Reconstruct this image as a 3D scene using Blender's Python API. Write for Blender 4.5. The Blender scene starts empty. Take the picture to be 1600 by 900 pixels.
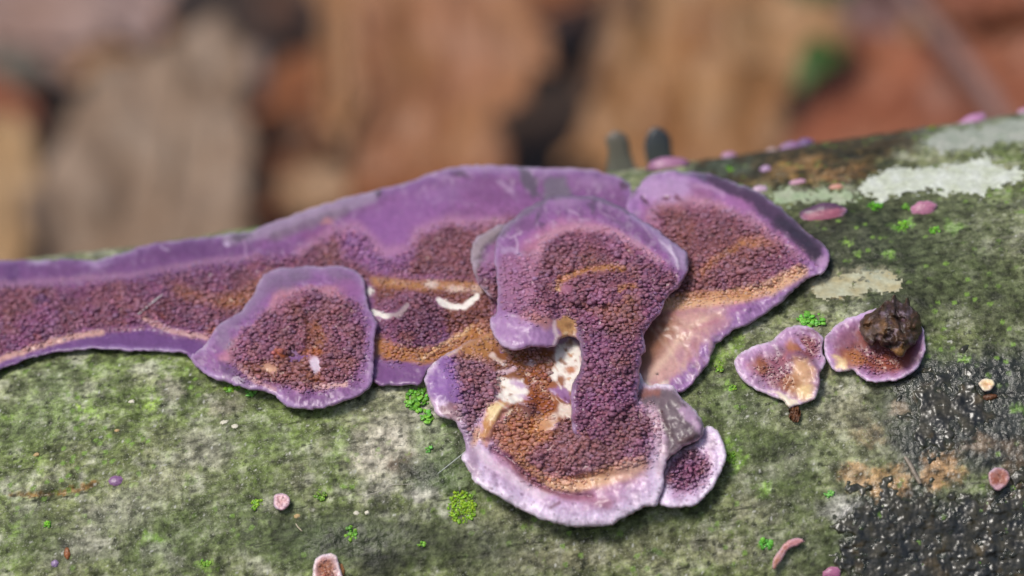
import bpy, math, random
import numpy as np

# ------------------------------------------------------------------ camera, world, sun, exposure
scene = bpy.context.scene
COL = scene.collection
R = 0.040                      # log radius, metres
PITCH, ROLL = math.radians(17), math.radians(8.2)
LENS, SENS = 100.0, 36.0
S = SENS / 1600 / LENS         # tangent per photo pixel
PX = 5e-5                      # metres per photo pixel at the focus distance
FOCUS = 0.2222
cp, sp = math.cos(PITCH), math.sin(PITCH)
FWD = np.array([0, cp, -sp]); UPP = np.array([0, sp, cp]); XAX = np.array([1.0, 0, 0])
RGT = math.cos(ROLL) * XAX - math.sin(ROLL) * UPP
UPV = math.sin(ROLL) * XAX + math.cos(ROLL) * UPP
DC = 0.255
B_SIL = 155 * S
BETA = math.asin(R / DC) - math.atan(B_SIL)
AXF, AXU = DC * math.cos(BETA), -DC * math.sin(BETA)
AXIS = np.array([0, 0, R])
CAM = AXIS - (AXF * FWD + AXU * UPP)

cam_data = bpy.data.cameras.new('camera'); cam = bpy.data.objects.new('camera', cam_data)
COL.objects.link(cam); scene.camera = cam
from mathutils import Matrix
M4 = Matrix.Identity(4)
for i in range(3):
    M4[i][0] = RGT[i]; M4[i][1] = UPV[i]; M4[i][2] = -FWD[i]; M4[i][3] = CAM[i]
cam.matrix_world = M4
cam_data.lens = LENS; cam_data.sensor_width = SENS
cam_data.clip_start = 0.005; cam_data.clip_end = 200
cam_data.dof.use_dof = True; cam_data.dof.focus_distance = FOCUS - 0.003
cam_data.dof.aperture_fstop = 20

world = bpy.data.worlds.new('World'); scene.world = world; world.use_nodes = True
wn = world.node_tree.nodes; wl = world.node_tree.links
bgn = wn.get('Background') or wn.new('ShaderNodeBackground')
sky = wn.new('ShaderNodeTexSky'); sky.sky_type = 'NISHITA'; sky.sun_disc = False
SUN_EL, SUN_AZ = math.radians(60), math.radians(222)   # azimuth clockwise from +Y, the sun behind and left of the camera
sky.sun_elevation = SUN_EL; sky.sun_rotation = SUN_AZ
sky.air_density = 1.0; sky.dust_density = 3.0; sky.ozone_density = 1.0
wl.new(sky.outputs[0], bgn.inputs[0]); bgn.inputs[1].default_value = 0.06
sd_ = bpy.data.lights.new('sun', 'SUN'); sun = bpy.data.objects.new('sun', sd_); COL.objects.link(sun)
sd_.energy = 1.5; sd_.angle = math.radians(18); sd_.color = (1.0, 0.96, 0.9)
from mathutils import Vector
sdir = Vector((math.sin(SUN_AZ) * math.cos(SUN_EL), math.cos(SUN_AZ) * math.cos(SUN_EL), math.sin(SUN_EL)))
sun.rotation_euler = (-sdir).to_track_quat('-Z', 'Y').to_euler()
sun.location = (-0.3, -0.4, 0.9)
scene.view_settings.view_transform = 'Standard'; scene.view_settings.look = 'None'
scene.view_settings.exposure = 0.72; scene.view_settings.gamma = 1.0
scene.render.engine = 'CYCLES'

# ------------------------------------------------------------------ numeric helpers
RNG = np.random.default_rng(7); random.seed(7)
def lin(c):
    c = np.asarray(c, float) / 255.0
    return np.where(c <= 0.04045, c / 12.92, ((c + 0.055) / 1.055) ** 2.4)
_PERM = np.random.default_rng(3).permutation(4096)
_G = np.random.default_rng(4).uniform(0, 2 * np.pi, 4096)
_RX = np.random.default_rng(5).random(4096); _RY = np.random.default_rng(6).random(4096)
def _h(ix, iy, seed):
    return _PERM[(_PERM[(_PERM[seed & 4095] + ix) & 4095] + iy) & 4095]
def noise(x, y, seed=0):
    ix = np.floor(x).astype(np.int64); iy = np.floor(y).astype(np.int64)
    fx = x - ix; fy = y - iy
    u = fx * fx * fx * (fx * (fx * 6 - 15) + 10); v = fy * fy * fy * (fy * (fy * 6 - 15) + 10)
    def g(a, b):
        an = _G[_h(ix + a, iy + b, seed)]
        return np.cos(an) * (fx - a) + np.sin(an) * (fy - b)
    return ((g(0, 0) * (1 - u) + g(1, 0) * u) * (1 - v) + (g(0, 1) * (1 - u) + g(1, 1) * u) * v) * 1.5
def fbm(x, y, scale, octv=4, seed=0, gain=0.5):
    s = 0; a = 1; tot = 0; f = 1.0 / scale
    for k in range(octv):
        s = s + a * noise(x * f + 17.3 * k, y * f - 9.1 * k, seed + k * 13); tot += a; a *= gain; f *= 2.03
    return s / tot * 1.3
def worley(x, y, scale, seed=0):
    x = x / scale; y = y / scale
    ix = np.floor(x).astype(np.int64); iy = np.floor(y).astype(np.int64)
    f1 = np.full(x.shape, 9.0); f2 = np.full(x.shape, 9.0); idd = np.zeros(x.shape)
    for a in (-1, 0, 1):
        for b in (-1, 0, 1):
            hh = _h(ix + a, iy + b, seed)
            d = np.hypot(ix + a + 0.1 + 0.8 * _RX[hh] - x, iy + b + 0.1 + 0.8 * _RY[hh] - y)
            nearer = d < f1
            f2 = np.where(nearer, f1, np.minimum(f2, d)); idd = np.where(nearer, hh / 4096.0, idd); f1 = np.where(nearer, d, f1)
    return f1, f2, idd
def sst(a, b, x):
    t = np.clip((x - a) / (b - a + 1e-12), 0, 1); return t * t * (3 - 2 * t)
def catmull(pts, n=6, closed=True):
    P = np.asarray(pts, float); L = len(P); out = []
    rng = range(L) if closed else range(L - 1)
    for i in rng:
        if closed: p0, p1, p2, p3 = P[i - 1], P[i], P[(i + 1) % L], P[(i + 2) % L]
        else: p0, p1, p2, p3 = P[max(i - 1, 0)], P[i], P[i + 1], P[min(i + 2, L - 1)]
        for k in range(n):
            t = k / n
            out.append(0.5 * ((2 * p1) + (p2 - p0) * t + (2 * p0 - 5 * p1 + 4 * p2 - p3) * t * t + (3 * p1 - p0 - 3 * p2 + p3) * t ** 3))
    if not closed: out.append(P[-1])
    return np.array(out)
def seg_dist(x, y, P, closed):
    best = np.full(x.shape, 1e18); L = len(P)
    for i in range(L if closed else L - 1):
        a = P[i]; b = P[(i + 1) % L]; ab = b - a; q = ab @ ab + 1e-12
        t = np.clip(((x - a[0]) * ab[0] + (y - a[1]) * ab[1]) / q, 0, 1)
        d = (x - a[0] - t * ab[0]) ** 2 + (y - a[1] - t * ab[1]) ** 2
        np.minimum(best, d, out=best)
    return np.sqrt(best)
def inside(x, y, P):
    r = np.zeros(x.shape, bool); L = len(P); j = L - 1
    for i in range(L):
        xi, yi = P[i]; xj, yj = P[j]
        c = ((yi > y) != (yj > y)) & (x < (xj - xi) * (y - yi) / (yj - yi + 1e-12) + xi)
        r ^= c; j = i
    return r
def sdf(x, y, P):
    d = seg_dist(x, y, P, True); return np.where(inside(x, y, P), d, -d)
def tps(ctrl):
    c = np.asarray(ctrl, float); n = len(c); X = c[:, :2] / 100.0
    d = np.hypot(X[:, None, 0] - X[None, :, 0], X[:, None, 1] - X[None, :, 1])
    K = np.where(d > 0, d * d * np.log(d + 1e-12), 0) + 0.02 * np.eye(n)
    Pm = np.c_[np.ones(n), X]; A = np.zeros((n + 3, n + 3)); A[:n, :n] = K; A[:n, n:] = Pm; A[n:, :n] = Pm.T
    w = np.linalg.solve(A, np.r_[c[:, 2], 0, 0, 0]); lo, hi = c[:, 2].min() - 6, c[:, 2].max() + 8
    def f(x, y):
        x = x / 100.0; y = y / 100.0; r = w[n] + w[n + 1] * x + w[n + 2] * y
        for i in range(n):
            dd = (x - X[i, 0]) ** 2 + (y - X[i, 1]) ** 2
            r = r + w[i] * 0.5 * dd * np.log(dd + 1e-12)
        return np.clip(r, lo, hi)
    return f
# paint strokes in photo pixels: ('b',cx,cy,rx,ry,rot,colour,strength,soft) ('p',pts,colour,strength,soft) ('l',pts,width,colour,strength,soft)
def stroke_mask(x, y, s, warp=6.0, seed=0):
    k = s[0]; m = np.zeros(x.shape)
    if k == 'b': cx, cy, rx, ry = s[1:5]; bb = (cx - max(rx, ry) * 1.7 - 20, cx + max(rx, ry) * 1.7 + 20, cy - max(rx, ry) * 1.7 - 20, cy + max(rx, ry) * 1.7 + 20)
    else:
        P = np.asarray(s[1], float); e = 25 + (s[2] if k == 'l' else 0)
        bb = (P[:, 0].min() - e, P[:, 0].max() + e, P[:, 1].min() - e, P[:, 1].max() + e)
    sel = (x > bb[0]) & (x < bb[1]) & (y > bb[2]) & (y < bb[3])
    if not sel.any(): return m
    xs = x[sel]; ys = y[sel]
    wx = xs + warp * 1.25 * fbm(xs, ys, 24, 5, seed + 91, 0.68); wy = ys + warp * 1.25 * fbm(xs, ys, 24, 5, seed + 57, 0.68)
    soft = s[-1]
    if k == 'b':
        ro = math.radians(s[5]); dx = wx - cx; dy = wy - cy
        a = (dx * math.cos(ro) + dy * math.sin(ro)) / rx; b = (-dx * math.sin(ro) + dy * math.cos(ro)) / ry
        d = (1 - np.hypot(a, b)) * min(rx, ry)
    elif k == 'p': d = sdf(wx, wy, P)
    else: d = s[2] - seg_dist(wx, wy, P, False)
    m[sel] = sst(-soft, soft, d) * s[-2]
    return m
def paint(C, x, y, strokes, warp=6.0, seed=0):
    for i, s in enumerate(strokes):
        m = stroke_mask(x, y, s, warp * (0.45 if s[0] == 'l' else 1), seed + i * 7)[..., None]
        C = C * (1 - m) + lin(s[-3]) * m
    return C
# photo pixel -> geometry
def rays(x, y):
    sx = (np.asarray(x, float) - 800) * S; sy = (450 - np.asarray(y, float)) * S
    return FWD + sx[..., None] * RGT + sy[..., None] * UPV
def bcoord(x, y):
    sx = (np.asarray(x, float) - 800) * S; sy = (450 - np.asarray(y, float)) * S
    return -sx * math.sin(ROLL) + sy * math.cos(ROLL)
def t_cyl(b):
    q = AXF + b * AXU
    return (q - np.sqrt(np.maximum(q * q - (1 + b * b) * (DC * DC - R * R), 0))) / (1 + b * b)
_bt = np.linspace(-900 * S, B_SIL - 0.3 * S, 6000); _tt = t_cyl(_bt)
_sl = np.gradient(_tt, _bt) / _tt
def make_base(limit):
    k = int(np.argmax(_sl > limit)); b0, t0 = _bt[k], _tt[k]
    return lambda b: np.where(b < b0, t_cyl(np.minimum(b, b0)), t0 + (b - b0) * t0 * limit)
def project(P):
    d = P - CAM; z = d @ FWD
    return 800 + (d @ RGT) / z / S, 450 - (d @ UPV) / z / S
def log_disp(u, a):
    """bark relief in metres, u and a are metres along and around the log"""
    dip = -0.0009 * np.exp(-((u + 0.030) / 0.014) ** 2) * sst(1.66, 1.95, a / R)
    return (dip + 0.00022 * fbm(u, a, 0.009, 3, 11) + 0.00010 * fbm(u, a * 1.6, 0.0022, 3, 21) + 0.00007 * fbm(u * 0.8, a, 0.0007, 3, 31))
def log_point(x, y):
    """3-D point and outward normal of the bark seen at a photo pixel (clamped to the skyline of the log)"""
    b = float(bcoord(x, y)); b = min(b, B_SIL - 0.4 * S)
    sx = (x - 800) * S; sy = (450 - y) * S; a = sx * math.cos(ROLL) + sy * math.sin(ROLL)
    P = CAM + float(t_cyl(np.array(b))) * (FWD + a * XAX + b * UPP)
    n = P - AXIS; n[0] = 0; n /= np.linalg.norm(n)
    th = math.atan2(n[2], -n[1])
    return P + n * float(log_disp(np.array([P[0]]), np.array([th * R]))[0]), n

# ------------------------------------------------------------------ mesh helpers
def make_obj(name, V, F, mat, parent=None, colors=None, attrs=None, smooth=True):
    V = np.asarray(V, float); me = bpy.data.meshes.new(name)
    if isinstance(F, np.ndarray):
        n = F.shape[1]; me.vertices.add(len(V)); me.vertices.foreach_set('co', V.ravel())
        me.loops.add(F.size); me.loops.foreach_set('vertex_index', F.ravel().astype(np.int32))
        me.polygons.add(len(F)); me.polygons.foreach_set('loop_start', np.arange(0, F.size, n, dtype=np.int32))
        me.update(calc_edges=True)
    else:
        me.from_pydata([tuple(v) for v in V], [], [tuple(f) for f in F])
    if colors is not None:
        ca = me.color_attributes.new('Col', 'FLOAT_COLOR', 'POINT')
        ca.data.foreach_set('color', np.c_[np.clip(colors, 0, 1), np.ones(len(V))].ravel().astype(np.float32))
    for k, v in (attrs or {}).items():
        at = me.attributes.new(k, 'FLOAT', 'POINT'); at.data.foreach_set('value', np.asarray(v, np.float32))
    me.validate(); me.update()
    if smooth: me.polygons.foreach_set('use_smooth', np.ones(len(me.polygons), bool))
    me.materials.append(mat)
    o = bpy.data.objects.new(name, me); COL.objects.link(o)
    if parent is not None: o.parent = parent
    return o
def recentre(o, p):
    """move an object's origin to p without moving its mesh"""
    me = o.data; n = len(me.vertices); a = np.empty(n * 3); me.vertices.foreach_get('co', a)
    me.vertices.foreach_set('co', (a.reshape(-1, 3) - p).ravel()); o.location = p; me.update()
def empty(name, p=(0, 0, 0)):
    o = bpy.data.objects.new(name, None); COL.objects.link(o); o.location = p; o.empty_display_size = 0.003; return o
def tag(o, label=None, cat=None, group=None, kind=None):
    for k, v in (('label', label), ('category', cat), ('group', group), ('kind', kind)):
        if v: o[k] = v
    return o
def tube(pts, rad, sides=7, cap=True):
    P = np.asarray(pts, float); n = len(P); rad = np.broadcast_to(np.asarray(rad, float), (n,))
    T = np.gradient(P, axis=0); T /= np.linalg.norm(T, axis=1)[:, None] + 1e-15
    ref = np.array([0.31, 0.2, 0.93]); V = []; F = []
    for i in range(n):
        a = np.cross(T[i], ref); a /= np.linalg.norm(a); b = np.cross(T[i], a)
        for k in range(sides):
            w = 2 * math.pi * k / sides; V.append(P[i] + rad[i] * (math.cos(w) * a + math.sin(w) * b))
    for i in range(n - 1):
        for k in range(sides):
            k2 = (k + 1) % sides; F.append((i * sides + k, i * sides + k2, (i + 1) * sides + k2, (i + 1) * sides + k))
    if cap: F.append(tuple(range(sides - 1, -1, -1))); F.append(tuple((n - 1) * sides + k for k in range(sides)))
    return np.array(V), F

# ------------------------------------------------------------------ materials
def new_mat(name):
    m = bpy.data.materials.new(name); m.use_nodes = True
    nt = m.node_tree; return m, nt, nt.nodes['Principled BSDF']
def N(nt, typ, **kw):
    n = nt.nodes.new(typ)
    for k, v in kw.items(): setattr(n, k, v)
    return n
def col_material(name, rough=0.5, sss=0.0, sss_r=(0.0006, 0.0003, 0.0004), bump=0.3, bscale=6000, bdist=0.00006, vary=0.18, vscale=3500, coat=0.0, wet=False, spec=0.5):
    m, nt, p = new_mat(name); L = nt.links
    at = N(nt, 'ShaderNodeAttribute', attribute_name='Col'); tc = N(nt, 'ShaderNodeTexCoord')
    n1 = N(nt, 'ShaderNodeTexNoise'); n1.inputs['Scale'].default_value = vscale; n1.inputs['Detail'].default_value = 4
    L.new(tc.outputs['Object'], n1.inputs['Vector'])
    mr = N(nt, 'ShaderNodeMapRange'); mr.inputs[1].default_value = 0.25; mr.inputs[2].default_value = 0.75
    mr.inputs[3].default_value = 1 - vary; mr.inputs[4].default_value = 1 + vary; L.new(n1.outputs['Fac'], mr.inputs[0])
    mx = N(nt, 'ShaderNodeMix', data_type='RGBA', blend_type='MULTIPLY'); mx.inputs[0].default_value = 1
    L.new(at.outputs['Color'], mx.inputs[6]); L.new(mr.outputs[0], mx.inputs[7]); L.new(mx.outputs[2], p.inputs['Base Color'])
    n2 = N(nt, 'ShaderNodeTexNoise'); n2.inputs['Scale'].default_value = bscale; n2.inputs['Detail'].default_value = 5; L.new(tc.outputs['Object'], n2.inputs['Vector'])
    bp = N(nt, 'ShaderNodeBump'); bp.inputs['Strength'].default_value = bump; bp.inputs['Distance'].default_value = bdist
    L.new(n2.outputs['Fac'], bp.inputs['Height']); L.new(bp.outputs[0], p.inputs['Normal'])
    p.inputs['Roughness'].default_value = rough; p.inputs['Specular IOR Level'].default_value = spec
    if sss:
        p.inputs['Subsurface Weight'].default_value = sss; p.inputs['Subsurface Radius'].default_value = (1, 0.55, 0.75); p.inputs['Subsurface Scale'].default_value = sss_r[0]
    if coat: p.inputs['Coat Weight'].default_value = coat; p.inputs['Coat Roughness'].default_value = 0.15
    if wet:
        aw = N(nt, 'ShaderNodeAttribute', attribute_name='Wet'); m2 = N(nt, 'ShaderNodeMapRange')
        m2.inputs[3].default_value = rough; m2.inputs[4].default_value = 0.13; L.new(aw.outputs['Fac'], m2.inputs[0]); L.new(m2.outputs[0], p.inputs['Roughness'])
        m3 = N(nt, 'ShaderNodeMapRange'); m3.inputs[3].default_value = 0.16; m3.inputs[4].default_value = 0.75; L.new(aw.outputs['Fac'], m3.inputs[0]); L.new(m3.outputs[0], p.inputs['Specular IOR Level'])
    return m
M_FUN = col_material('fungus_skin', rough=0.36, sss=0.25, bump=0.2, bscale=5000, vary=0.10, vscale=2500)
M_TEETH = col_material('fungus_teeth', rough=0.58, spec=0.35, sss=0.12, bump=0.5, bscale=9000, vary=0.10, vscale=6000)
M_BARK = col_material('damp_bark', rough=0.5, bump=0.8, bscale=4200, bdist=0.00014, vary=0.4, vscale=3400, wet=True)
M_SLIME = col_material('wet_black_crust', rough=0.3, bump=0.3, bscale=4000, vary=0.3, coat=0.2)
M_LICHEN = col_material('crust_lichen', rough=0.8, bump=0.4, bscale=3000, bdist=0.00006, vary=0.2, vscale=2500)
M_MOSS = col_material('liverwort_green', rough=0.45, sss=0.2, bump=0.1, vary=0.2, vscale=3000)
M_WOOD = col_material('rotten_wood', rough=0.4, bump=0.8, bscale=3000, bdist=0.0002, vary=0.45, vscale=2200)
M_LEAF = col_material('dry_leaf', rough=0.55, bump=0.12, bscale=500, bdist=0.0005, vary=0.18, vscale=130)
M_FIBRE = col_material('pale_fibre', rough=0.4, bump=0, vary=0.05)

def flecked(m, layers):
    """fine flecks of lichen dust, algae and dirt: each layer is scale, threshold low, high, colour, strength, dry_only, stretch"""
    nt = m.node_tree; L = nt.links; p = nt.nodes['Principled BSDF']; cur = p.inputs['Base Color'].links[0].from_socket
    tc = N(nt, 'ShaderNodeTexCoord'); wet = N(nt, 'ShaderNodeAttribute', attribute_name='Damp')
    for i, (sc, lo, hi, col, st, dry, stretch) in enumerate(layers):
        mp = N(nt, 'ShaderNodeMapping'); mp.inputs['Location'].default_value = (i * 1.37, i * 0.71, i * 2.3); mp.inputs['Scale'].default_value = (stretch, 1, 1); L.new(tc.outputs['Object'], mp.inputs['Vector'])
        n = N(nt, 'ShaderNodeTexNoise'); n.inputs['Scale'].default_value = sc; n.inputs['Detail'].default_value = 4; n.inputs['Roughness'].default_value = 0.65; L.new(mp.outputs[0], n.inputs['Vector'])
        mr = N(nt, 'ShaderNodeMapRange', interpolation_type='SMOOTHSTEP'); mr.inputs[1].default_value = lo; mr.inputs[2].default_value = hi; mr.inputs[4].default_value = st; L.new(n.outputs['Fac'], mr.inputs[0]); f = mr.outputs[0]
        if dry:
            inv = N(nt, 'ShaderNodeMath', operation='SUBTRACT'); inv.inputs[0].default_value = 1; inv.use_clamp = True; L.new(wet.outputs['Fac'], inv.inputs[1])
            mu = N(nt, 'ShaderNodeMath', operation='MULTIPLY'); L.new(f, mu.inputs[0]); L.new(inv.outputs[0], mu.inputs[1]); f = mu.outputs[0]
        mx = N(nt, 'ShaderNodeMix', data_type='RGBA'); L.new(f, mx.inputs[0]); L.new(cur, mx.inputs[6]); mx.inputs[7].default_value = (*lin(col), 1); cur = mx.outputs[2]
    L.new(cur, p.inputs['Base Color'])
flecked(M_BARK, [(2600, 0.56, 0.68, (40, 46, 26), 0.5, False, 0.7), (3400, 0.57, 0.68, (182, 180, 160), 0.4, True, 0.8), (6500, 0.56, 0.66, (32, 36, 22), 0.5, False, 1), (7000, 0.585, 0.67, (200, 200, 184), 0.5, True, 1), (1500, 0.58, 0.72, (116, 146, 44), 0.4, True, 1), (1900, 0.61, 0.69, (30, 32, 20), 0.65, False, 0.18)])

# ------------------------------------------------------------------ ground (one sheet to the horizon)
def soil_material():
    m, nt, p = new_mat('forest_soil'); L = nt.links; tc = N(nt, 'ShaderNodeTexCoord')
    n = N(nt, 'ShaderNodeTexNoise'); n.inputs['Scale'].default_value = 60; n.inputs['Detail'].default_value = 8; L.new(tc.outputs['Object'], n.inputs['Vector'])
    cr = N(nt, 'ShaderNodeValToRGB'); e = cr.color_ramp.elements
    e[0].position = 0.3; e[0].color = (*lin((24, 15, 9)), 1); e[1].position = 0.75; e[1].color = (*lin((64, 40, 21)), 1)
    L.new(n.outputs['Fac'], cr.inputs[0]); L.new(cr.outputs[0], p.inputs['Base Color']); p.inputs['Roughness'].default_value = 0.9
    bp = N(nt, 'ShaderNodeBump'); bp.inputs['Distance'].default_value = 0.003; L.new(n.outputs['Fac'], bp.inputs['Height']); L.new(bp.outputs[0], p.inputs['Normal'])
    return m
_e = np.r_[-60, -20, -6, -2, -0.8, np.linspace(-0.45, 0.75, 90), 1.4, 4, 12, 60]
gx, gy = np.meshgrid(_e, _e); near = np.exp(-((gx - 0.1) ** 2 + (gy - 0.2) ** 2) / 0.5)
gz = (0.004 * fbm(gx, gy, 0.08, 3, 5) - 0.004) * near - 0.001
nn = len(_e); idx = np.arange(nn * nn).reshape(nn, nn)
GF = np.stack([idx[:-1, :-1], idx[:-1, 1:], idx[1:, 1:], idx[1:, :-1]], -1).reshape(-1, 4)
tag(make_obj('ground', np.stack([gx, gy, gz], -1).reshape(-1, 3), GF, soil_material()), kind='structure')

# ------------------------------------------------------------------ the log
LOG_STROKES = [
 # broad tones
 ('p', [(1080,180),(1300,180),(1480,150),(1470,215),(1380,250),(1340,290),(1200,290),(1080,300)], (62,46,22), 0.95, 14),
 ('b', 1330,385,170,85,-8, (46,49,34), 0.92, 40), ('b', 1500,430,150,80,0,(66,74,46),0.8,50), ('b', 1190,430,60,60,0,(60,66,44),0.6,25),
 ('b', 1520,340,110,50,0,(84,92,62),0.6,30), ('b', 1530,205,100,25,-8,(112,118,98),0.7,12),
 ('p', [(1400,560),(1620,540),(1620,760),(1500,730),(1420,760),(1380,680)], (38,40,43), 0.92, 26),
 ('p', [(1300,810),(1330,765),(1420,745),(1500,775),(1620,735),(1620,930),(1320,930),(1300,860)], (26,28,28), 0.95, 34),
 ('b', 1200,620,110,90,0,(88,98,62),0.5,40), ('b', 1380,640,50,50,0,(70,74,54),0.7,25), ('b', 1230,720,75,45,0,(78,92,48),0.7,24), ('b', 1280,880,60,50,0,(58,62,42),0.7,25), ('b', 1010,820,70,30,0,(74,86,44),0.6,25), ('b', 1150,640,60,50,0,(76,92,44),0.6,30), ('b',1240,840,70,60,0,(84,98,56),0.5,30),
 ('b', 760,850,120,45,8,(60,70,44),0.6,30), ('b', 500,850,120,40,0,(66,78,50),0.6,30), ('b',250,850,130,45,0,(72,88,50),0.5,40), ('b', 690,690,50,60,0,(96,112,78),0.5,25),
 ('b', 1010,860,110,30,-5,(128,122,92),0.45,22), ('b', 880,870,90,22,-4,(150,140,112),0.5,16), ('b',60,620,90,60,0,(110,124,84),0.4,40),
 # pale rubbed places
 ('b', 598,708,48,42,0,(176,166,150),0.75,20), ('b', 662,640,28,18,0,(160,150,140),0.4,9), ('b', 610,665,34,20,0,(158,150,134),0.5,12), ('b', 660,768,22,16,0,(172,166,156),0.7,7), ('b', 590,768,32,14,-15,(170,164,150),0.6,8),
 ('b', 630,728,24,14,20,(96,70,48),0.7,7), ('b', 660,740,40,22,0,(52,58,42),0.75,12), ('b', 265,610,20,14,0,(165,155,140),0.6,8), ('b', 350,635,30,14,0,(160,148,134),0.5,9),
 ('b', 200,800,60,26,-20,(160,160,138),0.45,15), ('b', 320,700,40,30,0,(158,154,138),0.45,16), ('b', 135,850,45,20,0,(156,150,140),0.5,12), ('b', 40,790,30,12,0,(150,150,130),0.4,8), ('b',90,870,30,15,0,(140,136,122),0.4,8),
 ('b', 1310,795,36,18,10,(176,172,166),0.65,9), ('b', 1180,790,40,30,0,(140,134,112),0.5,18), ('b', 1210,730,60,22,-20,(150,146,128),0.4,14), ('b', 1130,860,50,22,0,(150,140,118),0.45,14), ('b', 1330,640,30,40,0,(136,128,104),0.45,16), ('b',1290,650,30,30,0,(128,126,96),0.4,14),
 ('b', 1150,330,1,1,0,(100,100,90),0.0,2),
 # tan scars in the wet zone
 ('b', 1335,745,24,22,20,(168,130,86),0.8,7), ('b', 1385,755,40,26,0,(166,128,78),0.85,8), ('b', 1472,738,34,28,0,(172,130,82),0.85,9), ('b', 1455,620,22,22,0,(120,100,78),0.6,8), ('b', 1530,695,30,14,-10,(120,94,68),0.5,8), ('b', 1585,700,26,10,-10,(116,90,64),0.4,8), ('b', 1590,740,20,30,0,(120,92,60),0.5,9), ('b', 1360,680,26,18,0,(142,120,86),0.6,8), ('b', 1300,575,20,12,0,(120,110,84),0.5,6), ('b', 1405,640,16,14,0,(128,104,80),0.5,6),
 ('b', 1440,590,70,22,8,(50,52,46),0.55,14),
 # orange bits on the upper flank
 ('b', 1260,255,34,12,-6,(140,98,38),0.7,5), ('b', 1225,268,20,8,0,(150,108,44),0.65,4), ('b', 1300,275,40,9,-8,(140,98,48),0.65,4), ('b', 1345,262,26,8,-6,(128,90,44),0.6,4), ('b', 1190,285,26,7,0,(140,112,64),0.5,4), ('b',1400,225,30,8,-8,(70,52,26),0.6,5), ('b',1320,240,20,8,0,(54,44,26),0.7,5), ('b',1395,265,40,10,-8,(50,46,30),0.7,6),
 ('b', 1130,262,50,10,-6,(78,92,74),0.6,6), ('b', 1330,440,66,20,-6,(168,160,128),0.55,8), ('b', 1300,452,26,10,0,(176,146,96),0.5,5), ('b',1375,440,26,12,0,(172,180,160),0.6,5),
 ('b', 620,850,200,40,4,(52,60,34),0.7,28), ('b', 980,840,120,30,-8,(70,76,42),0.5,25), ('b', 1200,700,60,30,0,(70,84,36),0.7,18), ('b', 1215,760,90,30,10,(66,80,36),0.6,22), ('b', 1420,480,60,40,0,(54,58,40),0.8,24), ('b', 1560,480,60,60,0,(70,76,50),0.6,30), ('b', 720,740,60,40,0,(72,90,44),0.7,20), ('b', 440,660,60,50,0,(104,124,56),0.6,28), ('b',330,810,90,50,0,(80,98,44),0.6,28), ('b', 60,840,60,40,0,(70,84,42),0.6,24), ('b', 480,560,1,1,0,(0,0,0),0,1),
 # dark seams
 ('l', [(20,774),(60,772),(105,768),(150,757)], 3.5, (128,92,38), 0.85, 2), ('l', [(40,778),(80,779),(140,766)], 2.0, (40,36,24), 0.7, 1.5), ('l', [(60,712),(80,700),(112,695)], 1.5, (40,42,30), 0.7, 1.5),
 ('l', [(480,788),(540,772),(600,760),(640,757)], 1.5, (64,60,50), 0.6, 1.2), ('l', [(700,772),(740,764)], 2.5, (34,36,28), 0.8, 1.5), ('b', 600,885,40,18,-25,(34,38,26),0.85,8), ('b', 575,880,22,10,0,(40,44,30),0.7,6),
 ('l', [(1440,655),(1480,640),(1560,615),(1610,605)], 2.5, (30,30,28), 0.7, 2), ('l', [(0,705),(60,706),(110,700)], 1.5, (54,60,44), 0.6, 1.5), ('l', [(1100,845),(1180,855)], 1.6, (50,50,40), 0.6, 1.2),
 # bright algae films
 ('b', 240,632,16,7,0,(140,172,52),0.7,4), ('b', 140,645,12,6,0,(136,172,50),0.7,4), ('b', 122,632,7,5,0,(150,180,48),0.8,2), ('b', 10,650,10,5,0,(130,165,50),0.6,3), ('b', 62,735,6,8,0,(140,172,56),0.6,3), ('b', 300,750,14,10,0,(126,156,60),0.5,5), ('b', 390,730,30,40,0,(104,124,52),0.5,15), ('b', 530,690,16,30,0,(120,150,60),0.5,8), ('b', 1120,560,16,18,0,(132,164,52),0.7,6), ('b', 1150,540,12,12,0,(132,168,50),0.6,5), ('b', 1145,712,18,22,0,(120,160,44),0.75,7), ('b', 1140,608,10,6,0,(126,164,60),0.6,3), ('b', 1408,352,14,8,0,(120,180,40),0.8,3), ('b', 1325,378,7,5,0,(130,170,50),0.7,3), ('b', 1490,355,14,10,0,(110,150,54),0.6,5), ('b', 1390,400,9,5,0,(120,165,50),0.7,3), ('b', 1250,395,10,8,0,(110,150,50),0.6,4), ('b', 1335,400,8,5,0,(120,160,50),0.7,3), ('b', 1505,560,10,7,0,(120,160,50),0.7,3), ('b', 1590,635,14,8,0,(110,150,50),0.7,4), ('b', 1595,788,8,8,0,(100,150,50),0.8,3), ('b', 1575,795,10,6,0,(110,120,50),0.6,3), ('b',320,885,14,8,0,(136,176,56),0.7,4), ('b',240,840,12,7,0,(120,160,50),0.6,4), ('b', 20,830,10,12,0,(120,152,52),0.5,5), ('b', 1565,300,30,10,0,(110,130,60),0.5,6),
 ('b', 1195,765,14,10,0,(130,170,60),0.6,5), ('b', 1030,868,16,6,0,(90,140,50),0.5,4),
]
WET_STROKES = [('p', [(1310,800),(1340,760),(1420,745),(1500,780),(1620,740),(1620,920),(1340,920),(1315,860)], (0,0,0), 1.0, 14),
               ('p', [(1400,560),(1620,540),(1620,760),(1500,730),(1420,760),(1380,680)], (0,0,0), 0.72, 26), ('b', 660,750,60,26,0,(0,0,0),0.5,15), ('b',1330,400,120,60,0,(0,0,0),0.25,30), ('b',560,840,90,30,0,(0,0,0),0.4,20)]
def axis_grid(lo, hi, step, lo2, hi2, coarse):
    return np.r_[np.arange(lo2, lo, coarse), np.arange(lo, hi, step), np.arange(hi, hi2 + coarse * 0.5, coarse)]
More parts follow.
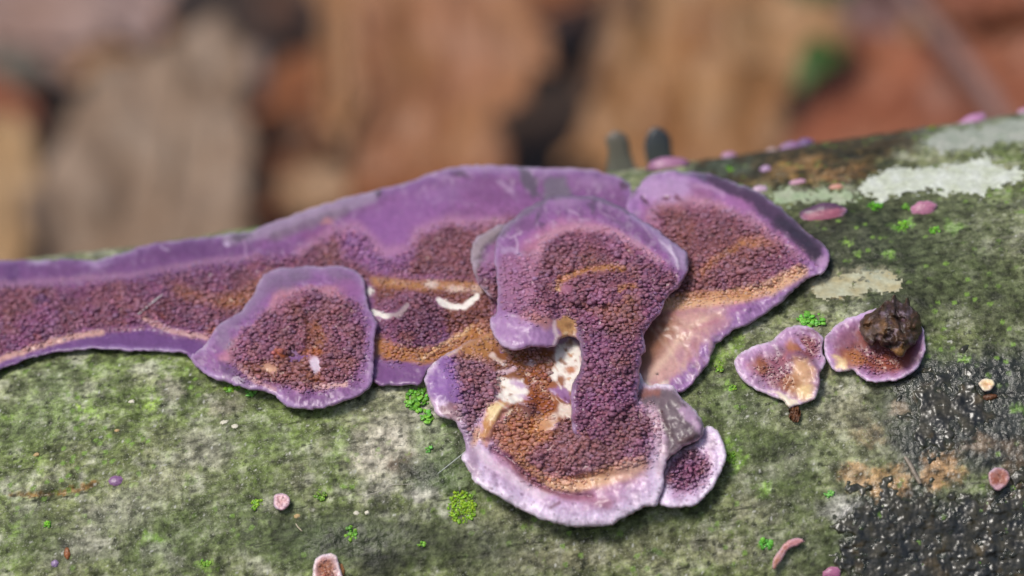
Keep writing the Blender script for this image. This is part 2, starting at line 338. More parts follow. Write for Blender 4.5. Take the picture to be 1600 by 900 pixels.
def build_log():
    us = np.r_[np.arange(-0.19, -0.08, 0.0012), np.arange(-0.08, -0.047, 0.0005), np.arange(-0.047, 0.0475, 0.000125), np.arange(0.0475, 0.08, 0.0005), np.arange(0.08, 0.1905, 0.0012)]
    # angle measured from the -Y side, up over the top
    th_lo, th_hi = math.radians(8), math.radians(130)
    ths = np.r_[np.arange(th_hi - 2 * math.pi, math.radians(-25), math.radians(2)), np.arange(math.radians(-25), th_lo, 0.0005 / R), np.arange(th_lo, th_hi, 0.00013 / R)]
    U, T = np.meshgrid(us, ths); A = T * R
    nrm = np.stack([np.zeros_like(T), -np.cos(T), np.sin(T)], -1)
    P0 = AXIS + np.stack([U, 0 * U, 0 * U], -1) + nrm * R
    x, y = project(P0)
    wet = np.zeros(U.shape)
    vis = (x > -120) & (x < 1720) & (y > 40) & (y < 1000) & (T > th_lo - 0.1)
    for i, s in enumerate(WET_STROKES): wet = np.maximum(wet, stroke_mask(np.where(vis, x, -9999), y, s, 10, 300 + i))
    D = log_disp(U, A)
    f1, f2, idd = worley(U + 0.0002 * fbm(U, A, 0.001, 2, 44), A, 0.00042, 8); dome = np.sqrt(np.clip(1 - (f1 / 0.62) ** 2, 0, 1))
    D = D + wet * (0.00020 * dome * (0.4 + 0.6 * idd) + 0.0001 * fbm(U, A, 0.0012, 2, 51))
    g1, g2, gid = worley(U * 0.8, A, 0.0009, 18)
    D = D + (1 - wet) * 0.00005 * np.clip(1 - g1 * 1.4, 0, 1)
    crk = np.zeros(U.shape)
    for s in LOG_STROKES:
        if s[0] == 'l': crk = np.maximum(crk, stroke_mask(np.where(vis, x, -9999), y, s, 5, 3))
    D = D - crk * 0.00022
    P = P0 + nrm * D[..., None]
    # intrinsic colour: algae, bare grey bark and dark crust mottled together
    q = lambda c: lin(c)
    n1 = fbm(U, A, 0.012, 4, 61); n2 = fbm(U * 0.7, A, 0.0035, 4, 71); n3 = fbm(U, A, 0.0011, 3, 81); n4 = fbm(U * 0.55, A, 0.00045, 2, 83)
    C = np.broadcast_to(q((116, 122, 74)), U.shape + (3,)).copy()
    def mixin(m, c):
        nonlocal C
        m = np.clip(m, 0, 1)[..., None]; C = C * (1 - m) + q(c) * m
    n5 = fbm(U * 0.8, A, 0.006, 5, 63, 0.62); n6 = fbm(U * 0.8, A, 0.0024, 5, 67, 0.65); n7 = fbm(U, A * 0.7, 0.0016, 4, 69, 0.65)
    n0 = fbm(U, A, 0.020, 4, 101, 0.6)
    mixin(sst(0.0, 0.5, n0) * 0.6, (142, 144, 110)); mixin(sst(0.0, 0.45, -n0 + 0.3 * n5) * 0.6, (76, 90, 44))
    mixin(sst(-0.1, 0.45, n1 + 0.5 * n6) * 0.7, (112, 134, 56))
    mixin(sst(0.0, 0.4, n5) * 0.5, (154, 150, 120)); mixin(sst(0.05, 0.45, -n5 + 0.3 * n6) * 0.6, (70, 82, 40))
    mixin(sst(0.1, 0.5, n6 + 0.3 * n2) * 0.5, (180, 176, 158)); mixin(sst(0.05, 0.45, -n6 + 0.25 * n1) * 0.5, (66, 76, 42))
    C = paint(C, np.where(vis, x, -9999), y, LOG_STROKES, 16, 40)
    damp = np.maximum(wet, 1 - sst(0.035, 0.13, C.mean(-1)))
    brn = np.maximum(stroke_mask(np.where(vis, x, -9999), y, LOG_STROKES[0], 16, 40), stroke_mask(np.where(vis, x, -9999), y, LOG_STROKES[1], 16, 47))
    streak = fbm(U * 0.35, A, 0.0008, 3, 87); str2 = fbm(U, A * 0.2, 0.0005, 3, 89)
    C = C * 1.3 * (1 + 0.6 * n7 + 0.55 * n3 + 0.75 * n4)[..., None].clip(0.25, 2.0)
    mixin(sst(0.2, 0.6, n7 + 0.4 * n4) * 0.4 * (1 - damp) * (1 - brn), (184, 182, 166)); mixin(sst(0.15, 0.55, -n7 + 0.4 * n4) * 0.5, (46, 52, 32))
    mixin(sst(0.2, 0.6, streak) * 0.4, (56, 58, 40)); mixin(sst(0.25, 0.65, -streak) * 0.22 * (1 - damp), (170, 166, 146)); mixin(sst(0.25, 0.6, str2) * 0.35, (60, 62, 42))
    sp_f1, _, sid = worley(U, A, 0.0007, 28); pat = sst(-0.05, 0.3, fbm(U, A, 0.008, 3, 29))
    mixin((sp_f1 < 0.12) * (sid > 0.88) * 0.75 * (1 - damp), (206, 206, 196)); mixin((sp_f1 < 0.3) * (sid < 0.2) * 0.8 * pat, (120, 158, 52)); mixin((sp_f1 < 0.26) * (sid > 0.3) * (sid < 0.42) * 0.7, (36, 40, 28))
    C = C * 0.86 + C.mean(-1, keepdims=True) * 0.14
    h, w = U.shape; idx = np.arange(h * w).reshape(h, w); nx = np.r_[np.arange(1, h), 0]
    a = idx; b = idx[nx]
    F = np.stack([a[:, :-1], a[:, 1:], b[:, 1:], b[:, :-1]], -1).reshape(-1, 4)
    rough_attr = np.clip(wet + 0.15 * sst(0.2, 0.5, fbm(U, A, 0.003, 3, 95)), 0, 1)
    return (P - AXIS).reshape(-1, 3), F, C.reshape(-1, 3), rough_attr.ravel(), (us, ths, P), damp.ravel()
lV, lF, lC, lW, lg, lD = build_log()
log = empty('fallen_log', (0, 0, 0)); tag(log, 'damp mossy fallen log with mottled green and grey bark', 'log')
lV = lV + AXIS
make_obj('bark', lV, lF, M_BARK, log, lC, {'Wet': lW, 'Damp': lD})
us, ths, lP = lg
for side in (0, -1):                       # sawn ends, outside the picture
    ring = lP[:, side]; c = ring.mean(0) ; Vv = [c]; nr = 10
    for k in range(1, nr + 1): Vv += list(c + (ring[::6] - c) * (k / nr))
    m_ = len(ring[::6]); Ff = []
    for j in range(m_): Ff.append((0, 1 + j, 1 + (j + 1) % m_))
    for k in range(nr - 1):
        for j in range(m_):
            a0 = 1 + k * m_ + j; a1 = 1 + k * m_ + (j + 1) % m_; Ff.append((a0, a0 + m_, a1 + m_, a1))
    Vv = np.array(Vv); rr = np.linalg.norm((Vv - c)[:, 1:], axis=1)
    cc = lin((170, 135, 92)) * (0.8 + 0.2 * np.sin(rr / 0.0011))[:, None]
    make_obj('end_grain', Vv, Ff, M_WOOD, log, cc)

# ------------------------------------------------------------------ fungus lobes
PAL = dict(pale=(204,184,208), lilac=(170,140,180), violet=(138,98,148), deep=(106,72,122), pink=(182,134,154), tooth=(122,78,84), toothv=(126,78,112), brown=(122,76,44), dark=(70,42,50), ochre=(178,126,68), cream=(226,196,150), white=(240,234,230), grey=(150,140,150), felt=(128,116,120), dgrey=(84,76,88))
def smooth_outline(pts, wob=1.2, n=9, seed=0):
    P = catmull(pts, n); T = np.roll(P, -1, 0) - np.roll(P, 1, 0); T /= np.linalg.norm(T, axis=1)[:, None] + 1e-9
    w = wob * fbm(P[:, 0], P[:, 1], 24, 4, seed + 5) * 2.4
    w = w + 1.5 * wob * fbm(P[:, 0], P[:, 1], 9, 3, seed + 6, 0.65)
    return P + np.c_[T[:, 1], -T[:, 0]] * w[:, None]
def lobe(name, parent, outline, ctrl, margin, strokes=(), teeth=(), teeth_holes=(), edge=9, edge_r=14, back=10, slope=1.6, g=2.1, seed=0,
         flow=(0.0, 1.0), tooth=(3.8, 4.9), step=5.8, relief=1.0, mat=None, wob=1.2, label=None, striae=1.0, attach=True, bumps=()):
    edge *= 0.5; edge_r *= 0.42
    O = smooth_outline(outline, wob, seed=seed)
    x0, x1, y0, y1 = O[:, 0].min() - 6, O[:, 0].max() + 6, O[:, 1].min() - 6, O[:, 1].max() + 6
    X, Y = np.meshgrid(np.arange(x0, x1, g), np.arange(y0, y1, g))
    D = sdf(X, Y, O); gy_, gx_ = np.gradient(D, g); gl = np.hypot(gx_, gy_) + 1e-9
    keep = D > -0.7 * g
    h, w = X.shape; idx = np.arange(h * w).reshape(h, w)
    Q = np.stack([idx[:-1, :-1], idx[1:, :-1], idx[1:, 1:], idx[:-1, 1:]], -1).reshape(-1, 4)
    Q = Q[keep.ravel()[Q].all(1)]
    E = np.concatenate([Q[:, [0, 1]], Q[:, [1, 2]], Q[:, [2, 3]], Q[:, [3, 0]]]); Es = np.sort(E, 1)
    key = Es[:, 0].astype(np.int64) * (h * w) + Es[:, 1]; uq, ct = np.unique(key, return_counts=True)
    be = uq[ct == 1]; bnd = np.zeros(h * w, bool); bnd[be // (h * w)] = True; bnd[be % (h * w)] = True; bnd = bnd.reshape(h, w)
    X = np.where(bnd, X - D * gx_ / gl, X); Y = np.where(bnd, Y - D * gy_ / gl, Y); D = np.where(bnd, 0, np.maximum(D, 0.0))
    hf = tps(ctrl)(X, Y)
    hf = hf + relief * (5.0 * fbm(X, Y, 60, 3, seed + 1) + 1.5 * fbm(X, Y, 18, 3, seed + 2) + 0.4 * fbm(X, Y, 5, 2, seed + 3))
    # faint radial wrinkles towards the rim
    ang = np.arctan2(gy_, gx_); hf = hf + striae * 1.3 * np.exp(-D / 26) * noise(ang * 14 + X * 0.02, D / 40, seed + 9)
    for s in bumps: hf = hf + s[-3] * stroke_mask(X, Y, s, 4, seed + 70)
    tm = np.zeros(X.shape)
    for i, s in enumerate(teeth): tm = np.maximum(tm, stroke_mask(X, Y, s[:-1] + (s[-1] * 1.9,), 9, seed + 20 + i))
    tmw = np.zeros(X.shape)
    for i, s in enumerate(teeth): tmw = np.maximum(tmw, stroke_mask(X, Y, s[:-1] + (s[-1] * 3.0,), 10, seed + 20 + i))
    for i, s in enumerate(teeth_holes): hm_ = 1 - stroke_mask(X, Y, s, 6, seed + 40 + i); tm = tm * hm_; tmw = tmw * hm_
    hf = np.maximum(hf, 13.0) if attach else hf
    cl_ = fbm(X, Y, 30, 3, seed + 33); rid = 1 - np.abs(fbm(X, Y, 44, 3, seed + 34)) * 2.4
    wf1, wf2, _w = worley(X + 1.5 * fbm(X, Y, 9, 2, seed + 35), Y, 7.2, seed + 36)
    hf = hf + tm * (9.0 * cl_ - 9.0 * np.clip(rid - 0.55, 0, 1) - 2.5 + 4.0 * np.clip(wf2 - wf1, 0, 0.5))
    base = make_base(slope)(bcoord(X, Y)); rnd = np.sqrt(np.clip(1 - (1 - np.clip(D / edge_r, 0, 1)) ** 2, 0, 1))
    Mid = base - (hf - edge) * PX; Fr = Mid - edge * PX * rnd
    bk = np.maximum(back * PX, (base + 8 * PX - Mid)) if attach else back * PX
    Bk = Mid + bk * np.clip(D / 30, 0, 1) ** 0.6
    d = rays(X, Y); PF = CAM + d * Fr[..., None]; PB = CAM + d * Bk[..., None]
    # pigment, plus shade between tooth clumps put into the colour
    C = np.zeros(X.shape + (3,)) + lin(margin[-1][1])
    Dn = D + 5 * fbm(X, Y, 24, 4, seed + 4) * np.clip(D / 12, 0, 1)
    C = np.stack([np.interp(Dn, [m[0] for m in margin], [lin(m[1])[k] for m in margin]) for k in range(3)], -1)
    mot = fbm(X, Y, 34, 4, seed + 6); m2 = fbm(X, Y, 9, 3, seed + 7)
    C = C * (1 + 0.14 * mot + 0.10 * m2)[..., None]
    wm = (sst(0.25, 0.6, fbm(X, Y, 20, 4, seed + 8)) * 0.35 * np.exp(-D / 40) * (1 - tm))[..., None]; C = C * (1 - wm) + lin((206,192,220)) * wm
    dry = (1 - tm) * np.exp(-np.maximum(D - 30, 0) / 95)
    zone = np.sin(D / 4.2 + 3.5 * fbm(X, Y, 50, 2, seed + 14)) * 0.06 * dry; C = C * (1 + zone)[..., None]
    bl = sst(0.12, 0.55, fbm(X, Y, 13, 4, seed + 15, 0.65) + 0.35 * fbm(X, Y, 60, 2, seed + 16)) * 0.34 * dry; C = C * (1 - bl[..., None]) + lin((206, 196, 214)) * bl[..., None]
    dk = sst(0.18, 0.6, fbm(X, Y, 17, 4, seed + 17, 0.65) + 0.3 * fbm(X, Y, 70, 2, seed + 18)) * 0.34 * dry; C = C * (1 - dk[..., None]) + lin((92, 70, 98)) * dk[..., None]
    gr = fbm(X, Y, 4.5, 2, seed + 19); C = C * (1 + 0.16 * gr)[..., None]
    pf1, _, pid = worley(X, Y, 13, seed + 21); pk = ((pf1 < 0.14) & (pid > 0.75)) * 0.4 * dry; C = C * (1 - pk[..., None]) + lin((74, 50, 74)) * pk[..., None]
    tcol = np.clip(tm * 1.1, 0, 1)[..., None] * 0.85
    tb = sst(-0.35, 0.3, fbm(X, Y, 60, 4, seed + 12))[..., None]
    TC = lin(PAL['tooth']) * (1 - tb) + lin(PAL['toothv']) * tb
    gi = (sst(45, 120, D + 30 * fbm(X, Y, 45, 3, seed + 26)) * 0.7)[..., None]; TC = TC * (1 - gi) + lin((122, 82, 62)) * gi
    TC = TC * (1 + 0.38 * fbm(X, Y, 30, 3, seed + 33) + 0.2 * fbm(X, Y, 90, 2, seed + 27))[..., None].clip(0.4, 1.8)  # clump hollows darker, crests paler: relief shading put into the tooth colour
    ob_ = (sst(0.15, 0.65, fbm(X, Y, 42, 4, seed + 23)) * 0.5)[..., None]; TC = TC * (1 - ob_) + lin((148, 100, 66)) * ob_
    C = C * (1 - tcol) + TC * tcol
    C = paint(C, X, Y, strokes, 7, seed + 60)
    lum = sst(0.45, 0.75, C.mean(-1))[..., None]; C = C * (np.array([0.92, 0.80, 0.80]) * (1 - lum) + np.array([1, 0.97, 0.92]) * lum) * (1 + 0.10 * fbm(X, Y, 6, 3, seed + 61, 0.7))[..., None]
    ew = (np.exp(-D / 2.4) * (0.32 + 0.55 * fbm(X, Y, 30, 3, seed + 64)))[..., None].clip(0, 1) * (0 if mat is not None else 1); C = C * (1 - ew) + lin((206, 190, 216)) * ew
    used = np.zeros(h * w, bool); used[Q.ravel()] = True
    fi = np.full(h * w, -1); fi[used] = np.arange(used.sum()); nF = used.sum()
    inner = used & ~bnd.ravel(); bi = fi.copy(); bi[inner] = nF + np.arange(inner.sum())
    V = np.concatenate([PF.reshape(-1, 3)[used], PB.reshape(-1, 3)[inner]])
    CC = np.concatenate([C.reshape(-1, 3)[used], np.broadcast_to(lin((120,104,112)), (inner.sum(), 3))])
    F = np.concatenate([fi[Q], bi[Q][:, ::-1]])
    c0 = V.mean(0)
    ob = make_obj(name, V, F, mat or M_FUN, parent, CC)
    if label: ob['label'] = label
    # teeth: blunt flattened pegs standing on the surface, too many and too small to be told apart singly
    if teeth:
        du = np.gradient(PF, axis=1); dv = np.gradient(PF, axis=0); NN = np.cross(dv, du); NN /= np.linalg.norm(NN, axis=-1)[..., None] + 1e-20
        sgn = np.sign((NN * (CAM - PF)).sum(-1)); NN *= sgn[..., None]
        rng = np.random.default_rng(seed + 99); allv = []; allc = []; allf = []; off = 0
        def plant(mask, step, rad_, len_, thr):
            nonlocal off
            ys = np.arange(y0, y1, step * 0.86); pts = []
            for r, yy in enumerate(ys):
                xs = np.arange(x0, x1, step) + (r % 2) * step / 2; pts.append(np.c_[xs, np.full(len(xs), yy)])
            pts = np.concatenate(pts) + rng.normal(0, step * 0.24, (sum(map(len, pts)), 2))
            ii = np.clip(((pts[:, 0] - x0) / g).round().astype(int), 1, w - 2); jj = np.clip(((pts[:, 1] - y0) / g).round().astype(int), 1, h - 2)
            mv = mask[jj, ii] * sst(2, 9, D[jj, ii]); ok = (mv > thr + 0.3 * rng.random(len(pts)) ** 2) & (rng.random(len(pts)) < 0.96); ii, jj, mv = ii[ok], jj[ok], mv[ok]; n = len(ii)
            if not n: return
            big = 1 + 0.4 * fbm(X, Y, 50, 2, seed + 31)[jj, ii]
            P = PF[jj, ii]; nv = NN[jj, ii]; fl = flow[0] * RGT - flow[1] * UPV
            ax = nv + 0.62 * fl + rng.normal(0, 0.24, (n, 3)); ax /= np.linalg.norm(ax, axis=1)[:, None]
            t1 = np.cross(ax, fl + 1e-3); t1 /= np.linalg.norm(t1, axis=1)[:, None]; t2 = np.cross(ax, t1)
            ln = len_ * PX * (0.2 + 0.8 * mv) * rng.uniform(0.4, 1.45, n) * big; wd = rad_ * PX * (0.72 + 0.28 * mv) * rng.uniform(0.65, 1.4, n) * big
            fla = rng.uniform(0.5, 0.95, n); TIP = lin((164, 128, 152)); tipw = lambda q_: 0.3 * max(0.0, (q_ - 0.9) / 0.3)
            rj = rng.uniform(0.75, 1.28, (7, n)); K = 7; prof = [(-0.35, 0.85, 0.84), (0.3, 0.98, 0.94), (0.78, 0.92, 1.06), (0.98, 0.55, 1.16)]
            tv = []; tc = []; cl = C[jj, ii]; jit = (1 + rng.normal(0, 0.11, n))[:, None]; hue = rng.normal(0, 0.05, (n, 1)) * np.array([1, -0.2, -1.0])
            for (z, r, q_) in prof:
                for k in range(K):
                    a = 2 * math.pi * k / K
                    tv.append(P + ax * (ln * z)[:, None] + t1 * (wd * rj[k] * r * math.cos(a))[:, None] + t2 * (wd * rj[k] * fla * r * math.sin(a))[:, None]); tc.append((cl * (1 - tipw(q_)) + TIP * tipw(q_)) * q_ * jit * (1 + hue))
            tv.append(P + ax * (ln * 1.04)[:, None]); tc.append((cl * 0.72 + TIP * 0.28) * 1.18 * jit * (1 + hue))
            nv_ = len(tv); tv = np.stack(tv, 1).reshape(-1, 3); tc = np.stack(tc, 1).reshape(-1, 3); f = []
            for lv in range(3):
                for k in range(K):
                    k2 = (k + 1) % K; f.append((lv*K+k, lv*K+k2, (lv+1)*K+k2)); f.append((lv*K+k, (lv+1)*K+k2, (lv+1)*K+k))
            for k in range(K): f.append((3*K+k, 3*K+(k+1) % K, 4*K))
            f = (np.array(f)[None] + (np.arange(n) * nv_)[:, None, None]).reshape(-1, 3) + off
            allv.append(tv); allc.append(tc); allf.append(f); off += len(tv)
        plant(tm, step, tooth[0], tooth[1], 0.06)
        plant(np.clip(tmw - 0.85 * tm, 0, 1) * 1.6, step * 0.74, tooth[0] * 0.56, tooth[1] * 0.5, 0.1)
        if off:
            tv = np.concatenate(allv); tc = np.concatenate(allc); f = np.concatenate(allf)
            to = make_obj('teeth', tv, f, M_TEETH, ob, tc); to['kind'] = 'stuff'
    return ob, c0
P_ = PAL
colony = empty('bracket_fungus', (0, 0, 0))
tag(colony, 'large purple toothed bracket fungus sprawling along the log in fused lobes', 'fungus')

# long band that runs out along the log
lobe('lobe', colony,
 [(-60,412),(0,407),(60,407),(100,404),(150,406),(200,392),(240,380),(300,372),(360,366),(390,362),(430,345),(480,328),(540,308),(590,297),(640,283),(680,268),(720,260),(780,259),(840,262),(890,262),(940,268),(975,282),(988,305),(1000,420),(900,500),(780,560),(700,590),(672,576),(655,600),(620,603),(588,600),(560,570),(500,560),(420,590),(340,590),(300,562),(285,552),(235,550),(200,548),(140,546),(75,553),(30,566),(0,580),(-60,606)],
 [(-60,412,26),(0,410,26),(150,408,26),(300,376,28),(430,348,32),(590,300,34),(720,263,36),(880,265,34),(980,290,28),
  (0,440,30),(200,420,32),(400,390,36),(560,345,40),(700,300,42),(850,300,40),(0,500,14),(150,475,16),(300,450,20),(450,420,26),(620,380,30),(700,400,26),
  (30,545,20),(150,525,20),(250,525,20),(150,540,24),(0,570,22),(600,450,14),(700,470,12),(600,520,12),(650,500,12),(600,570,16),(640,590,22),(720,540,10),(780,500,10),(900,450,20),(960,380,24),(300,540,22),(420,560,20)],
 [(0,P_['lilac']),(6,(136,104,156)),(20,P_['violet']),(40,(134,94,146)),(60,(142,98,150)),(90,(150,104,150))],
 strokes=[('p', [(-60,400),(210,385),(330,365),(400,370),(380,420),(200,440),(0,448),(-60,450)], P_['deep'], 0.55, 10),
  ('l', [(0,444),(100,438),(200,430),(300,412),(400,400)], 5, (170,135,165), 0.55, 5),
  ('l', [(360,372),(420,358),(500,332),(580,306)], 11, (160,150,172), 0.75, 6), ('l', [(430,370),(500,344),(540,330)], 8, (120,108,124), 0.65, 5), ('b', 375,369,14,6,-10,P_['dgrey'],0.8,3), ('b', 512,346,10,4,-15,(188,140,140),0.7,3),
  ('b', 590,380,60,44,20,(150,104,164),0.75,12), ('b', 640,335,70,36,-20,(150,106,166),0.6,14), ('b', 500,366,26,12,-12,(138,84,134),0.6,6),
  ('l', [(700,262),(760,262),(830,264),(900,264)], 6, (170,150,190), 0.55, 4), ('l', [(780,285),(800,300)], 4, (206,192,220), 0.5, 3),
  ('p', [(806,262),(826,262),(842,290),(846,310),(832,306),(818,290)], (96,92,104), 0.85, 4), ('p', [(850,290),(862,275),(880,272),(892,296),(896,308),(846,312)], (118,116,128), 0.85, 4),
  ('l', [(470,392),(520,360),(555,352),(580,372),(600,396),(640,386),(655,360),(700,344),(740,350),(780,345)], 7, (192,150,176), 0.5, 9),
  ('b',720,272,14,5,10,(84,70,84),0.75,3), ('l',[(655,300),(664,292),(668,310)],1.3,(190,170,206),0.6,1.2), ('l',[(676,320),(690,310)],1.3,(186,160,200),0.5,1.2), ('b',700,300,40,14,-12,(156,124,172),0.5,9), ('b',760,300,40,18,0,(132,88,136),0.5,10), ('b',930,285,34,10,8,(164,136,178),0.6,6), ('b',975,290,9,7,30,(74,52,60),0.8,3), ('b',300,390,40,12,-8,(96,64,112),0.5,8), ('l',[(250,384),(262,392)],1.6,(196,184,214),0.6,1.5), ('b',352,384,5,4,0,(200,190,220),0.7,1.5), ('b',60,412,16,4,0,(176,160,200),0.6,2), ('b',150,412,22,4,-4,(168,148,190),0.6,2), ('b',20,425,14,14,0,(92,62,116),0.5,7), ('b',592,302,4,6,20,(60,50,62),0.8,1.5), ('l',[(382,376),(384,402)],1.4,(190,166,200),0.6,1.2), ('b',140,466,1,1,0,(0,0,0),0,1),
  # ochre and brown centre
  ('p', [(580,432),(640,440),(740,440),(770,470),(770,500),(700,520),(690,470),(640,452),(600,470),(590,480)], P_['brown'], 0.85, 8),
  ('l', [(585,440),(650,446),(740,446)], 7, (186,142,88), 0.8, 5),
  ('l', [(420,432),(385,462),(330,470),(280,455)], 10, (150,104,66), 0.6, 7), ('b', 370,470,30,9,-14,(160,112,66),0.7,5), ('b', 345,520,24,9,0,(170,120,84),0.7,5),
  ('p', [(586,520),(620,540),(680,545),(740,510),(760,520),(700,560),(665,568),(610,562),(586,556)], P_['ochre'], 0.95, 7), ('b', 760,525,40,22,0,P_['ochre'],0.8,10),
  ('l', [(582,488),(600,494),(622,492),(636,478)], 4.2, P_['white'], 1, 1.6), ('l', [(684,470),(700,478),(725,480),(744,462)], 4.6, P_['white'], 1, 1.6), ('b', 578,455,8,8,0,P_['white'],0.9,3),
  ('b', 672,444,12,6,0,(220,206,196),0.9,3), ('b', 715,452,16,6,0,(222,206,190),0.8,3), ('b', 745,452,10,5,0,(220,200,180),0.7,3), ('l', [(660,560),(690,540),(725,520),(738,510)], 3, (232,200,150), 0.8, 2),
  ('b',652,502,42,40,0,(92,52,76),0.65,8), ('p', [(770,472),(760,500),(700,512),(690,500),(740,486)], (110,66,60), 0.5, 6),
  # lower rim
  ('p', [(-60,592),(0,573),(30,560),(78,542),(120,531),(165,522),(230,517),(248,524),(330,536),(340,600),(280,560),(140,552),(0,590)], (112,78,136), 0.92, 4),
  ('l', [(-20,570),(0,563),(28,552),(76,536),(116,526),(160,518)], 4.5, (214,178,164), 0.9, 2.5), ('l', [(225,500),(240,506),(262,516),(300,524),(325,526)], 4, (206,170,164), 0.8, 2.5), ('l',[(165,517),(225,513)],2.5,(170,130,150),0.6,2),
  ('l', [(130,545),(200,545),(280,549),(330,575)], 4, (156,132,186), 0.6, 3),
  ('p', [(586,564),(640,566),(676,574),(655,606),(588,606)], (124,86,142), 0.9, 4), ('b', 636,525,14,8,0,(150,100,60),0.4,5), ('b', 260,478,26,10,0,(96,60,40),0.5,6), ('b', 255,492,14,5,0,(120,64,40),0.6,3), ('b', 67,467,12,6,15,(96,60,104),0.9,3)],
 teeth=[('p', [(-60,452),(0,450),(100,446),(200,438),(300,420),(390,408),(470,398),(520,366),(556,358),(578,380),(600,404),(640,394),(656,366),(700,350),(740,356),(800,340),(860,380),(800,470),(770,440),(700,432),(600,428),(560,450),(430,470),(350,505),(330,525),(300,520),(240,508),(160,514),(110,522),(70,532),(20,550),(-60,580)], P_['tooth'], 1.0, 6),
  ('b', 652,502,44,42,0,P_['toothv'],1.0,4), ('p', [(690,500),(770,478),(770,515),(700,520)], P_['tooth'], 0.9, 6), ('b', 610,510,20,16,0,P_['tooth'],0.7,6), ('b', 625,462,26,10,0,P_['brown'],0.5,5), ('p',[(590,430),(760,430),(760,446),(590,446)],P_['ochre'],0.55,5), ('p', [(588,520),(620,540),(680,542),(740,508),(765,520),(700,562),(600,564)], P_['ochre'], 0.6, 6), ('p', [(586,450),(770,450),(770,520),(590,530)], P_['brown'], 0.55, 8)],
 teeth_holes=[('l', [(582,488),(600,494),(622,492),(636,478)], 6, P_['white'], 1, 2), ('l', [(684,470),(700,478),(725,480),(744,462)], 7, P_['white'], 1, 2)],
 bumps=[('b', 652,502,46,44,0,16,1,14), ('l', [(30,556),(76,540),(160,522),(230,516),(320,532)], 3, -5, 1, 3), ('p', [(582,440),(640,446),(636,478),(610,490),(584,484)], -6, 1, 5), ('b', 67,467,12,6,15,5,1,3)],
 seed=100, edge=12, edge_r=18, label='long violet band with toothed middle reaching along the log')

# round medallion lobe
def z2(*pts): return [(280 + a / 3.461, 400 + b / 3.461) for a, b in pts]
lobe('lobe', colony,
 [(407,437),(416,426),(442,419),(476,417),(511,416),(534,416),(552,422),(569,437),(572,461),(578,484),(589,507),(586,536),(585,562),(584,585),(578,605),(557,620),(528,631),(500,638),(465,640),(442,631),(427,617),(407,612),(378,605),(343,596),(323,585),(306,573),(297,556),(315,544),(329,527),(343,507),(375,487),(393,463)],
 [(410,430,40),(476,418,46),(550,424,46),(575,470,42),(588,520,38),(580,600,34),(500,636,32),(440,630,30),(378,604,28),(310,574,24),(335,520,34),(390,465,38),
  (440,450,50),(520,445,52),(450,500,42),(520,500,44),(560,540,42),(480,560,28),(440,570,30),(400,550,36),(370,540,38),(520,590,38),(470,610,40),(400,590,34),(350,570,34)],
 [(0,(172,150,188)),(4,(158,128,176)),(12,(146,108,162)),(26,(152,108,164)),(34,P_['pink'])],
 strokes=[('l', z2((250,470),(230,380),(330,310),(420,220),(450,150),(560,90),(680,90)), 11, (140,124,154), 0.7, 7), ('b', 450,440,34,12,-20,(124,110,136),0.65,8), ('b', 530,432,26,9,20,(132,118,140),0.6,6),
  ('b', 545,450,20,12,20,(158,108,162),0.7,6), ('p', z2((330,600),(480,560),(640,520),(760,560),(780,700),(600,700),(420,670)), (138,92,54), 0.65, 9), ('l', z2((690,340),(705,440),(690,530)), 4, (150,96,56), 0.6, 4), ('l', z2((740,380),(770,440),(750,520)), 8, (160,108,62), 0.65, 6),
  ('b', 455,556,14,10,0,(76,42,30),0.8,5), ('b', 438,552,8,6,0,(170,96,44),0.8,3), ('b', 421,576,12,5,15,(214,178,146),0.95,3), ('b', 492,570,9,15,-12,(216,202,222),1.0,2.5), ('b', 488,550,14,6,0,(180,110,56),0.85,4), ('b', 495,590,14,6,0,(170,110,60),0.6,4),
  ('l', z2((320,600),(420,680),(520,720)), 3, (214,172,168), 0.6, 3), ('l', z2((740,715),(820,705),(900,690)), 4, (222,186,176), 0.85, 2.5), ('l', z2((640,830),(520,770),(420,740),(250,690),(120,620)), 5, (164,140,194), 0.6, 4), ('p', z2((210,570),(290,590),(380,690),(330,690),(250,640)), (88,58,108), 0.75, 5), ('b', 345,555,8,4,10,(176,120,160),0.6,3)],
 teeth=[('p', z2((690,180),(800,215),(900,235),(985,260),(1000,340),(1005,420),(990,560),(960,650),(850,685),(720,722),(600,712),(480,680),(350,640),(290,560),(310,460),(390,385),(480,310),(560,250)), P_['tooth'], 1.0, 6)],
 teeth_holes=[('b', 492,568,12,18,-12,P_['white'],1,3), ('b', 421,576,13,6,15,P_['cream'],1,3), ('b', 440,555,8,6,0,P_['ochre'],1,3)],
 bumps=[('l', z2((690,330),(705,440),(690,530)), 5, -9, 1, 5), ('b', 458,556,16,11,0,-12,1,7), ('b', 492,568,13,19,0,-6,1,4), ('b',535,520,30,60,0,5,1,15), ('b', 470,590,26,26,0,7,1,12)],
 seed=200, edge=11, edge_r=15, label='rounded medallion lobe with violet rim and dark toothed disc')

